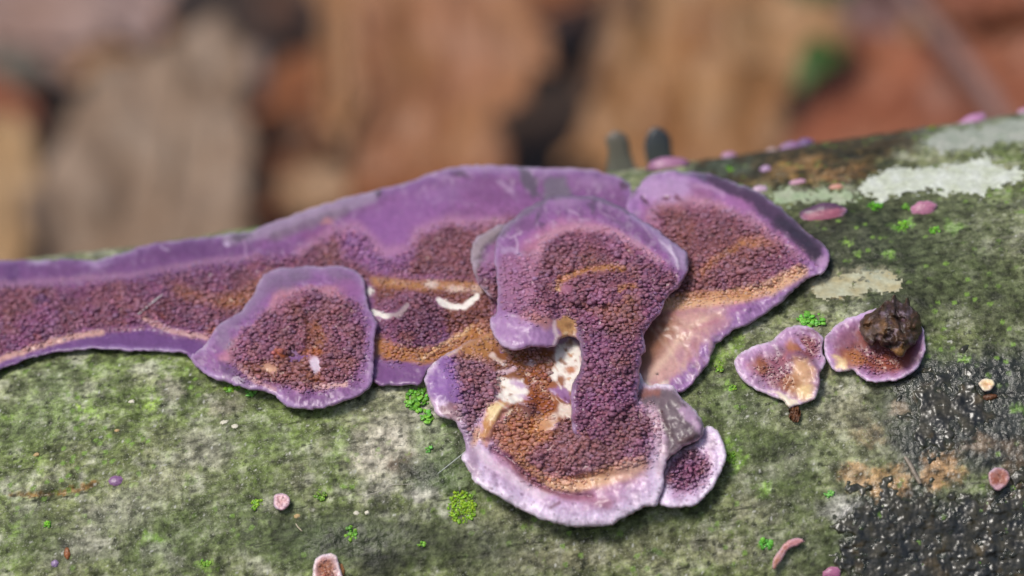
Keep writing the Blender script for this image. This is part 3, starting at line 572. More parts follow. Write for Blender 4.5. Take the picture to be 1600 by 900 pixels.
# lobe on the far side, right of the cap
lobe('lobe', colony,
 [(977,325),(982,307),(997,290),(1010,277),(1030,269),(1060,267),(1090,270),(1120,275),(1150,287),(1180,297),(1210,317),(1235,337),(1260,360),(1285,380),(1296,400),(1292,420),(1277,430),(1257,441),(1237,459),(1208,483),(1181,501),(1149,515),(1136,525),(1120,541),(1105,570),(1090,592),(1072,609),(1050,618),(1010,640),(985,600),(985,500),(990,420),(975,360)],
 [(985,310,34),(1030,272,40),(1100,272,42),(1180,298,40),(1260,360,36),(1294,402,32),(1257,441,28),(1181,501,26),(1120,541,24),(1075,606,22),(1040,310,46),(1120,320,48),(1200,360,46),(1250,400,42),(1060,370,34),(1130,370,34),(1200,400,38),(1120,430,34),(1180,450,30),(1080,460,18),(1040,500,14),(1100,520,20),(1050,560,12),(1090,560,20),(1010,560,8),(1000,450,18),(1010,380,28)],
 [(0,P_['lilac']),(5,(164,130,184)),(18,(160,122,180)),(30,(164,118,168)),(44,(190,146,168)),(54,P_['pink'])],
 strokes=[('p', [(1085,268),(1120,272),(1180,295),(1240,338),(1290,385),(1275,412),(1240,380),(1200,345),(1150,312),(1120,298)], (78,60,84), 0.95, 7), ('l', [(1220,345),(1262,378),(1278,400)], 9, (58,52,66), 0.8, 6), ('l', [(1060,268),(1100,278)], 4, (96,92,120), 0.7, 3),
  ('b', 1040,296,44,20,-4,(190,164,206),0.8,8), ('b', 1150,318,24,11,25,(172,120,176),0.8,6), ('b', 1095,298,20,9,30,(150,104,140),0.6,5), ('l',[(1085,290),(1110,292),(1130,306)],3,(196,166,200),0.6,3),
  ('b', 1007,314,4,7,-25,(78,42,60),0.95,2), ('b', 1041,311,8,5,8,(104,52,76),0.9,3), ('b', 1060,310,7,4,0,(112,60,84),0.85,3), ('l', [(1018,328),(1034,342)], 2, (92,58,74), 0.8, 2), ('b', 992,300,6,10,30,(80,64,74),0.6,3),
  ('p', [(1030,330),(1120,330),(1200,372),(1230,400),(1180,400),(1130,400),(1100,420),(1060,400)], (132,86,84), 0.5, 10), ('b', 1180,380,24,8,0,(172,122,78),0.8,5), ('l', [(1100,425),(1112,408),(1145,390),(1160,380)], 5, (178,128,80), 0.7, 4), ('l', [(1040,380),(1080,420),(1070,460)], 8, (138,92,58), 0.55, 6),
  ('l', [(1040,476),(1090,470),(1140,464),(1200,452),(1235,432),(1250,426)], 11, (224,188,146), 0.92, 6), ('l', [(1060,462),(1120,462),(1170,460)], 6, (190,140,86), 0.7, 5),
  ('p', [(1010,520),(1060,490),(1130,482),(1140,500),(1100,530),(1070,570),(1040,600),(1000,610),(995,560)], (206,172,160), 0.85, 10), ('p', [(1000,500),(1050,484),(1060,510),(1030,560),(1000,590)], (140,94,58), 0.85, 12), ('l', [(1010,590),(1040,560),(1060,530),(1100,500)], 5, (232,208,184), 0.6, 6), ('l', [(1060,560),(1090,530),(1130,505)], 9, (178,134,160), 0.6, 8), ('l', [(1070,520),(1120,500)], 4, (180,120,140), 0.6, 4),
  *[('l', [(1004 + 3 * k_, 486 + 6 * (k_ % 5)), (1040 + 5 * k_, 500 + 17 * (k_ % 6)), (1070 + 4 * k_ - 9 * (k_ % 4), 512 + 20 * (k_ % 5))], 1.2 + 0.5 * (k_ % 3), [(232,208,180), (150,104,74), (214,178,178), (168,120,104), (240,222,204)][k_ % 5], 0.22, 3.5) for k_ in range(16)],
  ('b', 1027,584,3.2,2.6,0,(20,14,14),1,1), ('l', [(1010,600),(1024,606),(1040,598)], 4, (220,206,196), 0.8, 3), ('b', 1286,410,8,12,20,(196,166,206),0.8,4), ('l', [(1236,455),(1250,440),(1262,434)], 5, (120,84,130), 0.6, 4)],
 teeth=[('p', [(1030,326),(1080,322),(1130,330),(1180,352),(1230,384),(1256,412),(1244,426),(1200,450),(1140,460),(1060,466),(1010,470),(1000,380)], P_['tooth'], 1.0, 9), ('l', [(1060,470),(1140,462),(1220,440)], 9, P_['brown'], 0.35, 7)],
 teeth_holes=[('b', 1180,380,24,8,0,P_['ochre'],0.6,5)], relief=1.5,
 bumps=[('p', [(1100,425),(1115,405),(1150,392),(1200,384),(1225,400),(1236,426),(1200,446),(1130,452)], 7, 1, 8), ('b',1007,314,4,7,-25,-7,1,3),('b',1041,311,8,5,8,-6,1,3),('b',1060,310,7,4,0,-6,1,3),('l', [(1250,440),(1200,468),(1150,490),(1110,520),(1085,560)], 9, 6, 1, 8)],
 seed=300, edge=11, edge_r=16, label='tapering lobe with smoky purple outer edge and brown toothed face')

# small curled lobe tucked under the cap
lobe('lobe', colony, [(735,400),(738,383),(752,368),(780,352),(810,360),(815,440),(800,480),(772,470),(750,446),(739,424)],
 [(736,400,52),(752,368,60),(790,356,60),(770,400,58),(760,440,48),(800,470,44),(800,400,60)],
 [(0,(150,142,146)),(6,(136,128,134)),(16,(110,98,106)),(26,P_['violet'])],
 strokes=[('l',[(742,395),(750,378),(775,360)],5,(160,152,156),0.7,3), ('p',[(752,410),(775,380),(800,380),(800,430),(752,430)],(160,116,158),0.7,6)],
 teeth=[('p', [(744,425),(760,415),(810,410),(810,480),(772,472),(750,446)], P_['toothv'], 1.0, 5)], seed=350, edge=12, edge_r=12, label='small grey curled lobe tucked beside the cap')

# lower fan
def z7(*pts): return [(660 + a / 3.2, 600 + b / 3.2) for a, b in pts]
def z6(*pts): return [(640 + a / 4.0, 440 + b / 4.0) for a, b in pts]
lobe('lobe', colony,
 [(664,600),(664,590),(670,575),(687,560),(707,547),(740,530),(800,500),(870,495),(930,500),(990,560),(1010,600),(1029,600),(1051,603),(1063,619),(1085,641),(1097,659),(1100,675),(1091,687),(1066,700),(1046,716),(1038,734),(1036,762),(1027,787),(1010,792),(988,803),(957,819),(926,824),(891,823),(854,814),(822,800),(794,786),(766,770),(741,753),(729,731),(722,716),(727,697),(722,681),(713,662),(700,656),(682,647),(672,628)],
 [(665,592,34),(690,560,34),(740,532,20),(800,502,14),(870,500,12),(930,520,14),(1000,600,20),(1040,602,42),(1064,620,46),(1098,665,46),(1070,698,44),(1040,725,40),(1028,785,38),(957,818,38),(891,822,38),(822,800,38),(741,752,38),(723,716,36),(713,664,32),(674,630,34),
  (700,600,40),(730,580,30),(760,600,24),(800,560,10),(830,620,12),(870,560,4),(885,620,6),(760,660,26),(800,650,20),(840,690,32),(900,690,44),(960,680,48),(1000,650,50),(980,720,44),(900,725,46),(830,730,36),(780,700,30),(900,748,30),(850,760,28),(800,745,28),(760,715,28),(950,755,34),(1000,745,40),(900,795,44),(850,785,44),(790,760,44),(750,735,42),(960,790,44),(1010,760,42),(1060,650,52),(1040,680,46)],
 [(0,(240,230,246)),(5,(226,210,236)),(18,(216,196,230)),(34,(206,178,214)),(48,(200,162,194)),(60,(204,160,182))],
 strokes=[
  # left wing
  ('p', z6((100,600),(190,480),(280,470),(290,560),(330,720),(340,800),(260,780),(150,740),(110,680)), (142,104,172), 0.9, 6), ('b', 690,600,16,26,20,(150,112,182),0.7,8), ('p', z6((170,770),(250,760),(330,770),(330,860),(250,865),(200,830)), (150,120,124), 0.85, 4), ('l', z6((130,740),(150,800),(200,860),(280,890)), 4, (206,178,204), 0.8, 3),
  ('l', [(716,665),(724,682),(728,700)], 6, (176,156,190), 0.8, 4), ('b', 728,690,12,14,0,(146,124,158),0.6,6),
  # woody ochre hollow
  ('p', z6((300,300),(520,300),(560,400),(900,420),(1060,400),(1060,700),(1000,860),(900,880),(620,880),(560,700),(560,560),(420,470),(300,480)), (146,96,50), 0.95, 8),
  ('p', z6((300,310),(520,300),(540,420),(460,480),(350,470),(300,430)), (186,140,84), 0.85, 8), ('b', 790,575,26,10,15,(122,84,58),0.7,7), ('p', z6((780,560),(900,590),(940,800),(860,850),(800,800),(700,780),(690,700)), (152,88,40), 0.9, 8), ('b', 835,600,16,24,0,(150,90,44),0.8,8),
  ('p', z6((920,400),(1000,360),(1070,400),(1070,560),(1010,640),(900,560),(900,460)), P_['white'], 1.0, 4), ('b', 868,585,7,12,0,P_['white'],0.95,3), ('b', 888,600,8,12,0,P_['white'],0.95,3), ('b', 884,520,14,7,-20,(176,146,90),0.9,4), ('b', 892,577,8,5,-25,(190,124,66),0.9,3), ('b', 892,555,4,3,0,(196,150,100),0.9,2), ('b',880,568,4,3,0,(150,110,70),0.8,2), ('b', 893,535,4,3,0,(180,140,100),0.8,2),
  ('p', z6((550,610),(640,600),(720,610),(740,690),(700,750),(620,770),(560,740),(540,720),(580,680)), P_['white'], 1.0, 4), ('b', 812,602,12,6,30,(190,160,204),0.85,4), ('b', 818,620,10,4,10,(196,170,206),0.7,3),
  ('l', z6((510,460),(540,490),(590,515)), 3.5, (224,206,200), 0.95, 2), ('l', z6((560,560),(610,565),(655,545)), 3.5, (214,192,206), 0.9, 2), ('b', 828,569,8,3.4,-15,(218,200,206),0.9,2),
  ('p', z6((870,670),(950,655),(1000,690),(1010,760),(960,760),(900,700)), (160,122,172), 1.0, 3), ('b', 883,625,3.5,3.5,0,(120,70,100),0.8,1.5),
  ('p', z6((930,780),(1000,760),(1030,800),(1020,850),(920,830)), (232,220,210), 0.9, 4), ('p', z6((810,880),(860,850),(905,850),(900,900),(850,930)), P_['white'], 0.95, 4), ('l', z7((580,210),(640,180),(660,165)), 6, P_['white'], 0.95, 3),
  # cream fold
  ('p', z6((450,880),(480,800),(560,740),(620,760),(600,820),(540,890),(500,960),(460,1010),(440,960)), (196,150,88), 0.95, 4), ('p', z6((500,790),(560,755),(600,770),(580,810),(520,860),(480,870)), (236,218,170), 0.95, 4), ('l', z6((610,780),(560,880),(500,960),(480,1020)), 3.5, (200,150,140), 0.8, 2), ('b', 745,680,8,16,20,(214,176,140),0.85,4),
  ('l', [(700,548),(728,520),(740,508)], 3.5, (226,206,188), 0.7, 2),
  *[('l', [(x0_, y0_), (x0_ + dx_ * 0.5, y0_ + dy_ * 0.4), (x0_ + dx_, y0_ + dy_)], w_, c_, 0.75, 1.5) for x0_, y0_, dx_, dy_, w_, c_ in [(775,600,30,14,1.6,(236,226,214)), (772,625,26,18,1.4,(228,214,196)), (800,640,-16,24,1.6,(236,224,200)), (822,604,14,-6,1.6,(226,206,216)), (812,630,16,6,1.3,(220,200,214)), (846,655,18,10,1.6,(236,224,206)), (852,672,20,-14,1.4,(230,210,180)), (876,640,14,14,1.6,(238,228,220)), (880,645,18,2,1.4,(226,206,190)), (770,560,22,4,1.3,(214,190,170)), (784,548,24,8,1.3,(220,200,180)), (842,560,16,8,1.2,(206,180,160)), (832,700,12,-14,1.2,(206,160,110)), (866,590,10,16,1.6,(240,232,228)), (858,560,14,20,1.4,(206,176,150)), (700,556,20,-12,1.3,(230,206,176))]],
  *[('b', x_, y_, r_, r_ * 0.8, 0, c_, 0.8, 1.5) for x_, y_, r_, c_ in [(786,606,3,(170,130,90)), (800,616,2.5,(150,110,80)), (790,622,2,(206,180,160)), (884,548,3,(150,110,60)), (876,560,3,(186,140,80)), (898,562,2.4,(160,110,60)), (888,590,3,(206,150,90)), (870,600,2.6,(180,120,70)), (858,664,3,(196,150,90))]],
  # toothed floor tints
  ('p', z7((340,220),(460,170),(600,200),(680,240),(560,320),(520,400),(600,440),(560,470),(440,380),(360,300)), (182,126,70), 0.75, 9), ('p', z7((490,110),(560,90),(600,150),(520,170)), (104,66,70), 0.75, 5), ('b', 845,662,26,12,-20,(196,140,74),0.8,6),
  ('l', z7((480,400),(560,470),(680,500),(840,470),(980,420),(1090,400)), 10, (190,142,96), 0.85, 7), ('l', z7((620,510),(760,520),(900,480),(1060,430)), 9, (226,190,150), 0.85, 6), ('b', 985,735,30,14,-15,(214,178,168),0.7,8),
  ('l', z7((360,330),(420,360),(500,430),(560,490),(640,530),(740,560),(840,560)), 4.5, (128,80,106), 0.85, 3), ('b', 795,712,10,6,30,(112,66,96),0.8,4), ('l', z7((700,560),(820,575),(930,600)), 6, (168,118,140), 0.6, 5), ('b', 945,785,30,8,-12,(160,116,140),0.6,6), ('b', 815,745,16,6,35,(156,112,134),0.6,5), ('l', z7((640,620),(690,590)), 2, (120,86,100), 0.8, 2),
  ('l', z7((270,330),(340,400),(420,450),(520,520),(600,560)), 7, (226,208,224), 0.6, 5), ('l', z7((240,400),(260,450),(250,340)), 6, (120,98,120), 0.5, 5),
  # grey felted flap
  ('p', z7((1060,60),(1180,30),(1260,20),(1340,130),(1400,190),(1410,250),(1370,290),(1290,310),(1220,360),(1205,260),(1190,160)), (108,98,104), 0.95, 6), ('p', z7((1060,40),(1180,20),(1180,60),(1110,70)), (150,104,92), 0.8, 5), ('l', z7((1190,140),(1210,200),(1250,260)), 6, (92,74,78), 0.7, 4), ('p', z7((1280,130),(1340,120),(1400,200),(1400,270),(1340,190),(1300,160)), (196,172,204), 0.85, 4), ('l', z7((1230,370),(1290,310),(1390,282)), 3.5, (222,206,212), 0.9, 2), ('b', 1072,686,14,6,-25,(90,62,64),0.8,4), ('l', z7((1150,130),(1180,220),(1190,330),(1190,440)), 8, (214,190,206), 0.7, 6), ('b', 1012,645,2.6,3.4,0,(90,60,80),0.9,1.5)],
 teeth=[('p', z6((200,470),(290,420),(400,470),(560,560),(570,680),(480,780),(420,880),(400,960),(350,960),(320,800),(300,640),(270,540)), P_['toothv'], 1.0, 7),
  ('p', z7((350,210),(480,150),(600,200),(690,180),(760,120),(1000,0),(1080,80),(1160,170),(1160,280),(1130,370),(980,400),(760,450),(640,470),(540,430),(440,350),(350,280)), P_['tooth'], 1.0, 8), ('l', z7((520,440),(640,490),(800,480)), 9, P_['ochre'], 0.6, 6), ('p', z6((560,400),(800,420),(900,500),(940,700),(850,840),(740,800),(720,640),(600,520)), P_['ochre'], 0.42, 6), ('p', z6((300,320),(500,320),(520,420),(330,450)), P_['ochre'], 0.4, 6)],
 teeth_holes=[('p', z6((450,860),(480,800),(560,740),(630,760),(600,830),(540,900),(500,980),(460,1010)), P_['cream'], 1, 4), ('p', z6((550,610),(640,600),(720,610),(740,690),(700,750),(620,770),(540,720)), P_['white'], 1, 4), ('p', z6((920,400),(1070,380),(1070,560),(1040,860),(920,860),(870,660)), P_['white'], 1, 4), ('b', 855,665,16,10,-20,P_['white'],1,4)],
 bumps=[('l', z7((360,330),(420,360),(500,430),(560,490),(640,530),(740,560),(840,560)), 6, -9, 1, 6), ('l', z6((480,960),(560,790),(620,760)), 7, 9, 1, 5), ('p', z6((550,610),(640,600),(720,610),(740,690),(700,750),(620,770),(540,720)), -6, 1, 5), ('b', 930,725,70,14,-6,7,1,9), ('p', z7((1190,60),(1260,30),(1340,130),(1400,190),(1410,250),(1290,310),(1230,350)), 8, 1, 8), ('p', z6((870,670),(950,655),(1000,690),(1010,760),(960,760),(900,700)), 7, 1, 3), ('b', 815,640,20,30,20,6,1,12)],
 seed=400, edge=13, edge_r=20, relief=1.1, label='broad pale lilac fan around an ochre and white hollow')

# small lobe at the fan's side
lobe('lobe', colony, [(1029,786),(1034,765),(1036,740),(1044,716),(1066,700),(1085,690),(1097,672),(1110,666),(1126,681),(1134,706),(1130,731),(1119,753),(1104,775),(1085,790),(1060,794),(1040,792)],
 [(1030,785,26),(1038,740,20),(1060,702,22),(1098,674,26),(1126,682,32),(1134,706,34),(1119,753,34),(1085,790,32),(1050,793,30),(1070,730,18),(1085,745,20),(1065,755,20),(1100,720,26),(1070,775,30),(1110,740,32),(1045,775,28)],
 [(0,(242,232,246)),(4,(224,208,236)),(14,(212,190,226)),(26,(202,168,206)),(34,(188,144,178))],
 strokes=[('l', [(1040,718),(1062,702),(1086,690)], 4, (60,40,48), 0.6, 4), ('b', 1042,745,8,12,0,(184,130,140),0.5,5), ('l', [(1045,775),(1048,790)], 2, (214,198,226), 0.6, 2), ('l', [(1075,772),(1080,788)], 2, (214,198,226), 0.6, 2), ('l', [(1095,760),(1108,770)], 2, (214,198,226), 0.6, 2)],
 teeth=[('p', [(1040,735),(1050,716),(1072,702),(1086,698),(1096,712),(1106,725),(1104,742),(1090,758),(1074,766),(1052,760),(1042,750)], P_['tooth'], 1.0, 6)],
 seed=450, edge=9, edge_r=14, tooth=(2.8, 8.0), label='small pale cupped lobe with a pit of dark teeth')

# the cap and its neck, standing out in front
lobe('lobe', colony,
 [(772,400),(775,380),(782,362),(800,342),(822,325),(850,311),(875,305),(900,305),(925,307),(950,314),(975,326),(1000,342),(1022,355),(1045,372),(1065,387),(1075,400),(1075,425),(1062,447),(1045,462),(1032,487),(1014,510),(1007,524),(1010,547),(1002,558),(999,597),(996,620),(1004,655),(985,690),(940,700),(905,690),(893,655),(895,602),(905,580),(907,548),(903,532),(889,524),(876,530),(871,538),(862,543),(847,544),(830,540),(820,544),(800,546),(780,537),(767,515),(766,500),(777,482),(777,440)],
 [(773,395,74),(800,342,72),(850,312,70),(900,306,68),(960,320,66),(1022,356,64),(1072,398,62),(1074,425,64),(1045,462,62),(1010,540,54),(999,597,50),(1004,655,44),(940,700,40),(895,655,44),(897,602,50),(907,545,52),(890,522,44),(871,535,60),(890,500,56),(820,544,68),(768,508,70),(777,440,74),
  (830,360,90),(900,345,90),(980,370,88),(1040,405,80),(830,430,92),(800,480,88),(840,510,82),(900,400,90),(980,430,86),(900,450,82),(960,470,80),(950,520,76),(955,580,70),(950,640,60),(930,420,86),(1000,470,74)],
 [(0,(164,136,176)),(4,(152,118,168)),(14,(144,104,158)),(30,(152,106,162)),(44,(180,126,166)),(52,(178,126,152))],
 strokes=[('l', [(783,362),(800,344),(826,325),(850,312)], 8, (110,104,116), 0.75, 5), ('l', [(850,310),(890,306),(940,312),(985,332)], 4, (98,84,104), 0.7, 3), ('b', 842,338,5,14,15,(92,82,98),0.65,4), ('b', 848,352,4,6,0,(80,70,86),0.6,3), ('p', [(914,312),(936,314),(930,326),(924,338),(921,330)], (100,82,108), 0.75, 3), ('l', [(990,338),(1030,364),(1064,392)], 6, (166,150,190), 0.65, 4), ('b', 972,350,14,6,30,(120,96,130),0.5,4),
  ('p', [(1020,366),(1045,376),(1072,400),(1074,424),(1060,420),(1044,396)], (176,160,196), 0.75, 6), ('l', [(1075,398),(1076,425),(1064,446)], 4, (92,84,108), 0.8, 2.5), ('l', [(1046,384),(1056,402),(1060,420)], 2, (216,204,228), 0.7, 1.5), ('l', [(1030,374),(1050,396)], 1.8, (214,202,226), 0.6, 1.5),
  ('l', [(786,392),(800,388),(812,398)], 4, (188,170,204), 0.6, 3), ('l', [(804,370),(808,384),(806,394)], 1.8, (206,190,216), 0.6, 1.5), ('l',[(888,328),(904,336)],1.4,(206,186,214),0.6,1.2), ('b',820,352,16,10,-40,(118,82,122),0.6,6), ('b',800,420,10,26,0,(140,96,140),0.4,8), ('l',[(796,372),(816,362)],1.2,(214,200,222),0.6,1), ('l',[(936,330),(960,342)],1.2,(200,180,208),0.5,1), ('b',880,318,20,7,-5,(176,150,186),0.5,5), ('b',955,332,18,7,25,(120,84,126),0.5,5), ('l',[(1004,352),(1020,372)],1.4,(206,190,216),0.5,1.2), ('b',1010,372,12,8,40,(120,88,128),0.45,5),
  ('l', [(840,400),(848,378),(868,362),(900,354),(942,356),(968,366),(998,384),(1028,404)], 6, (202,158,178), 0.7, 5), ('p', [(782,400),(842,398),(838,440),(830,480),(790,480),(780,440)], (172,128,160), 0.6, 10), ('p', [(766,492),(800,490),(840,500),(866,510),(866,544),(800,548),(776,536)], (174,142,192), 0.85, 8), ('l', [(767,505),(772,526),(786,540),(806,546)], 4, (208,192,222), 0.7, 3), ('b', 845,500,26,10,12,(196,144,120),0.65,7), ('l', [(866,505),(870,528),(866,540)], 3.5, (222,206,210), 0.8, 2),
  ('l', [(872,452),(876,440),(890,430),(914,423),(946,418),(972,420)], 4.5, (188,140,84), 0.9, 3), ('b', 874,446,5,8,20,(206,172,110),0.8,3), ('b', 886,452,12,9,20,(160,108,132),0.85,4), ('l', [(968,452),(976,446),(992,448)], 4, (184,134,80), 0.8, 3), ('b', 985,465,10,6,0,(176,126,76),0.7,4), ('p', [(900,470),(940,476),(990,470),(1008,500),(990,510),(960,500),(920,492)], (146,98,66), 0.6, 8), ('b', 968,515,20,6,10,(140,98,76),0.5,5), ('b', 930,440,40,14,-6,(128,80,104),0.5,8),
  ('l', [(905,505),(908,540),(906,580),(896,605)], 6, (84,54,76), 0.6, 4), ('b', 933,516,2.4,2.0,0,P_['white'],1,1), ('p', [(872,500),(884,494),(900,500),(905,535),(888,528),(874,534)], (188,150,92), 0.95, 4), ('b', 890,508,6,4,0,(120,84,46),0.8,3), ('b', 884,520,4,4,0,(224,206,160),0.8,2), ('b', 897,524,4,5,0,(150,110,60),0.8,2), ('p', [(900,640),(990,630),(1000,660),(960,695),(910,690)], (120,78,88), 0.4, 10)],
 teeth=[('p', [(840,404),(850,382),(870,368),(900,360),(940,362),(966,372),(996,390),(1026,410),(1052,426),(1060,440),(1040,464),(1026,488),(1008,512),(1002,530),(1006,548),(998,560),(994,600),(990,625),(1004,660),(985,695),(940,705),(905,692),(897,655),(899,604),(909,582),(911,540),(906,506),(886,488),(850,488),(828,478)], P_['tooth'], 1.0, 6),
  ('p', [(782,404),(842,398),(838,486),(850,510),(800,492),(782,484)], P_['pink'], 0.5, 8)],
 teeth_holes=[('p', [(872,500),(884,494),(900,500),(905,535),(888,528),(874,534)], P_['ochre'], 0.8, 4), ('b', 884,452,12,8,20,P_['pink'],1,3), ('l', [(874,446),(890,431),(914,424),(946,419)], 3.5, P_['ochre'], 0.8, 2)],
 bumps=[('p', [(876,448),(892,434),(916,426),(950,422),(976,424),(970,448),(950,470),(920,478),(892,472)], 9, 1, 5), ('l', [(1046,384),(1056,402),(1060,420)], 3, 3, 1, 2), ('b',985,458,22,14,0,6,1,6)],
 seed=500, edge=14, edge_r=20, back=16, attach=False, label='fan shaped cap with toothed neck standing out in front')

# twin small brackets beside the colony
f1_, c1 = lobe('small_bracket_fungus', None,
 [(1147,573),(1149,560),(1163,547),(1184,539),(1208,532),(1219,519),(1237,509),(1259,509),(1277,516),(1286,527),(1285,545),(1290,562),(1287,574),(1281,584),(1281,600),(1275,622),(1264,627),(1248,633),(1232,637),(1224,627),(1205,619),(1184,611),(1163,597)],
 [(1148,570,16),(1184,540,20),(1237,510,20),(1284,530,20),(1282,590,22),(1264,626,16),(1232,636,12),(1184,611,14),(1190,580,16),(1220,560,14),(1250,540,14),(1270,560,14),(1250,560,24),(1225,565,22),(1262,580,28),(1250,600,20),(1220,600,12)],
 [(0,(232,216,236)),(4,(200,172,208)),(12,(186,150,194)),(20,(184,138,168)),(28,(168,112,124))],
 strokes=[('b',1191,572,10,12,0,(150,96,52),0.75,5), ('b',1220,545,12,7,0,(120,86,110),0.7,5), ('b',1262,545,18,18,0,(142,84,78),0.7,8), ('b',1240,541,10,6,40,(186,132,80),0.7,4), ('p',[(1245,515),(1270,512),(1284,528),(1278,530),(1260,520)],(120,76,104),0.8,4), ('b',1232,522,14,9,-20,(196,160,204),0.7,5), ('l',[(1246,530),(1258,546)],3,(196,166,208),0.8,2),
  ('l',[(1234,556),(1250,554),(1266,564),(1278,582),(1280,600)],5,(140,104,128),0.75,3), ('p',[(1240,560),(1258,560),(1272,578),(1272,606),(1258,622),(1240,622),(1236,596)],(222,188,140),0.85,7), ('b',1258,612,14,12,0,(240,214,160),0.9,6), ('b',1234,600,16,14,0,(164,108,58),0.85,6), ('p',[(1200,612),(1226,618),(1240,622),(1250,630),(1232,638),(1222,626)],(238,226,204),0.95,3), ('b',1212,600,12,8,0,(140,90,80),0.5,5)],
 teeth=[('p',[(1180,565),(1215,555),(1240,590),(1225,605),(1190,592)],P_['tooth'],0.5,8), ('p',[(1250,525),(1278,530),(1284,560),(1268,560),(1248,545)],P_['tooth'],0.55,6)], tooth=(2.4,4), step=5.2,
 bumps=[('l',[(1234,556),(1250,554),(1266,564),(1278,582),(1280,600)],5,6,1,4)], seed=600, edge=8, edge_r=10, slope=3, wob=1.0)
tag(f1_, 'small three lobed pinkish bracket with cream centre touching the debris capped one', 'fungus', 'small brackets beside the colony'); recentre(f1_, c1)
f1_.children and [setattr(ch, 'location', -Vector(c1)) for ch in f1_.children]
f2_, c2 = lobe('small_bracket_fungus', None,
 [(1287,535),(1293,521),(1317,500),(1341,492),(1360,484),(1400,478),(1437,507),(1444,523),(1445,552),(1435,573),(1416,588),(1387,597),(1360,597),(1344,589),(1333,580),(1317,581),(1301,576),(1291,558)],
 [(1287,535,18),(1317,500,22),(1360,486,24),(1437,507,24),(1445,550,22),(1416,588,18),(1360,597,16),(1301,576,14),(1330,540,14),(1370,540,12),(1410,550,14),(1380,570,14),(1420,530,16)],
 [(0,(226,206,232)),(4,(196,164,206)),(11,(178,138,184)),(18,(160,110,138)),(26,(146,92,86))],
 strokes=[('p',[(1292,535),(1320,506),(1342,498),(1340,530),(1310,548)],(150,108,140),0.6,7), ('p',[(1298,554),(1318,560),(1326,578),(1306,578)],(238,216,168),0.95,4), ('b',1335,562,20,12,10,(184,126,66),0.85,7), ('b',1390,565,34,16,-5,(150,84,52),0.8,8), ('p',[(1400,530),(1438,520),(1438,560),(1412,580),(1396,560)],(112,66,64),0.7,8), ('b',1345,494,8,5,-20,(206,176,226),0.8,3)],
 teeth=[('p',[(1325,545),(1360,545),(1410,550),(1405,580),(1370,584),(1335,572)],P_['brown'],0.5,6)], tooth=(2.4,4), step=5.2, seed=650, edge=8, edge_r=10, slope=3, wob=1.0)
tag(f2_, 'small pinkish cup bracket with a lump of rotten wood on it', 'fungus', 'small brackets beside the colony'); recentre(f2_, c2)
for ch in f2_.children: ch.location = -Vector(c2)

# ------------------------------------------------------------------ lump of rotten wood on the cup
def lump(name, px_poly, h0, h1, colA, colB, label, cat, seed, mat, g=1.8):
    O = smooth_outline(px_poly, 2.0, 5, seed=seed)
    x0, x1, y0, y1 = O[:, 0].min() - 5, O[:, 0].max() + 5, O[:, 1].min() - 5, O[:, 1].max() + 5
    cx, cy = O.mean(0); nr, na = 26, 96; V = []; C = []
    ang = np.linspace(0, 2 * np.pi, na, endpoint=False)
    ro = np.hypot(O[:, 0] - cx, O[:, 1] - cy); ao = np.arctan2(O[:, 1] - cy, O[:, 0] - cx); order = np.argsort(ao)
    rad = np.interp(ang, ao[order], ro[order], period=2 * np.pi)
    A, B = np.meshgrid(np.linspace(-np.pi / 2 + 0.08, np.pi / 2, nr), ang, indexing='ij')
    rr = np.cos(A) * 0.98 + 0.02; X = cx + rr * rad[None] * np.cos(B); Y = cy + rr * rad[None] * np.sin(B)
    hh = h0 + (h1 - h0) * (np.sin(A) * 0.5 + 0.5)
    nz = fbm(X + 0.3 * hh, Y * 0.55 + hh * 0.5, 16, 4, seed); n2 = fbm(X * 1.6, Y * 0.5 + hh, 5, 3, seed + 3); n3_ = fbm(X * 1.0 + 0.25 * Y, Y * 0.22, 6, 3, seed + 5); hh = hh + 12 * nz + 7 * n2 + 9 * n3_
    base = make_base(3)(bcoord(X, Y)); P = CAM + rays(X, Y) * (base - hh * PX)[..., None]
    mixv = np.clip(0.4 + 0.7 * nz + 0.6 * n2 + 0.7 * n3_, 0, 1)[..., None]; C = lin(colA) * (1 - mixv) + lin(colB) * mixv
    V = P.reshape(-1, 3); idx = np.arange(nr * na).reshape(nr, na); nx = np.roll(idx, -1, 1)
    F = np.stack([idx[:-1], nx[:-1], nx[1:], idx[1:]], -1).reshape(-1, 4)
    F = [tuple(f) for f in F] + [tuple(idx[0][::-1])]
    o = make_obj(name, V, F, mat, None, C.reshape(-1, 3)); tag(o, label, cat); recentre(o, V.mean(0)); return o
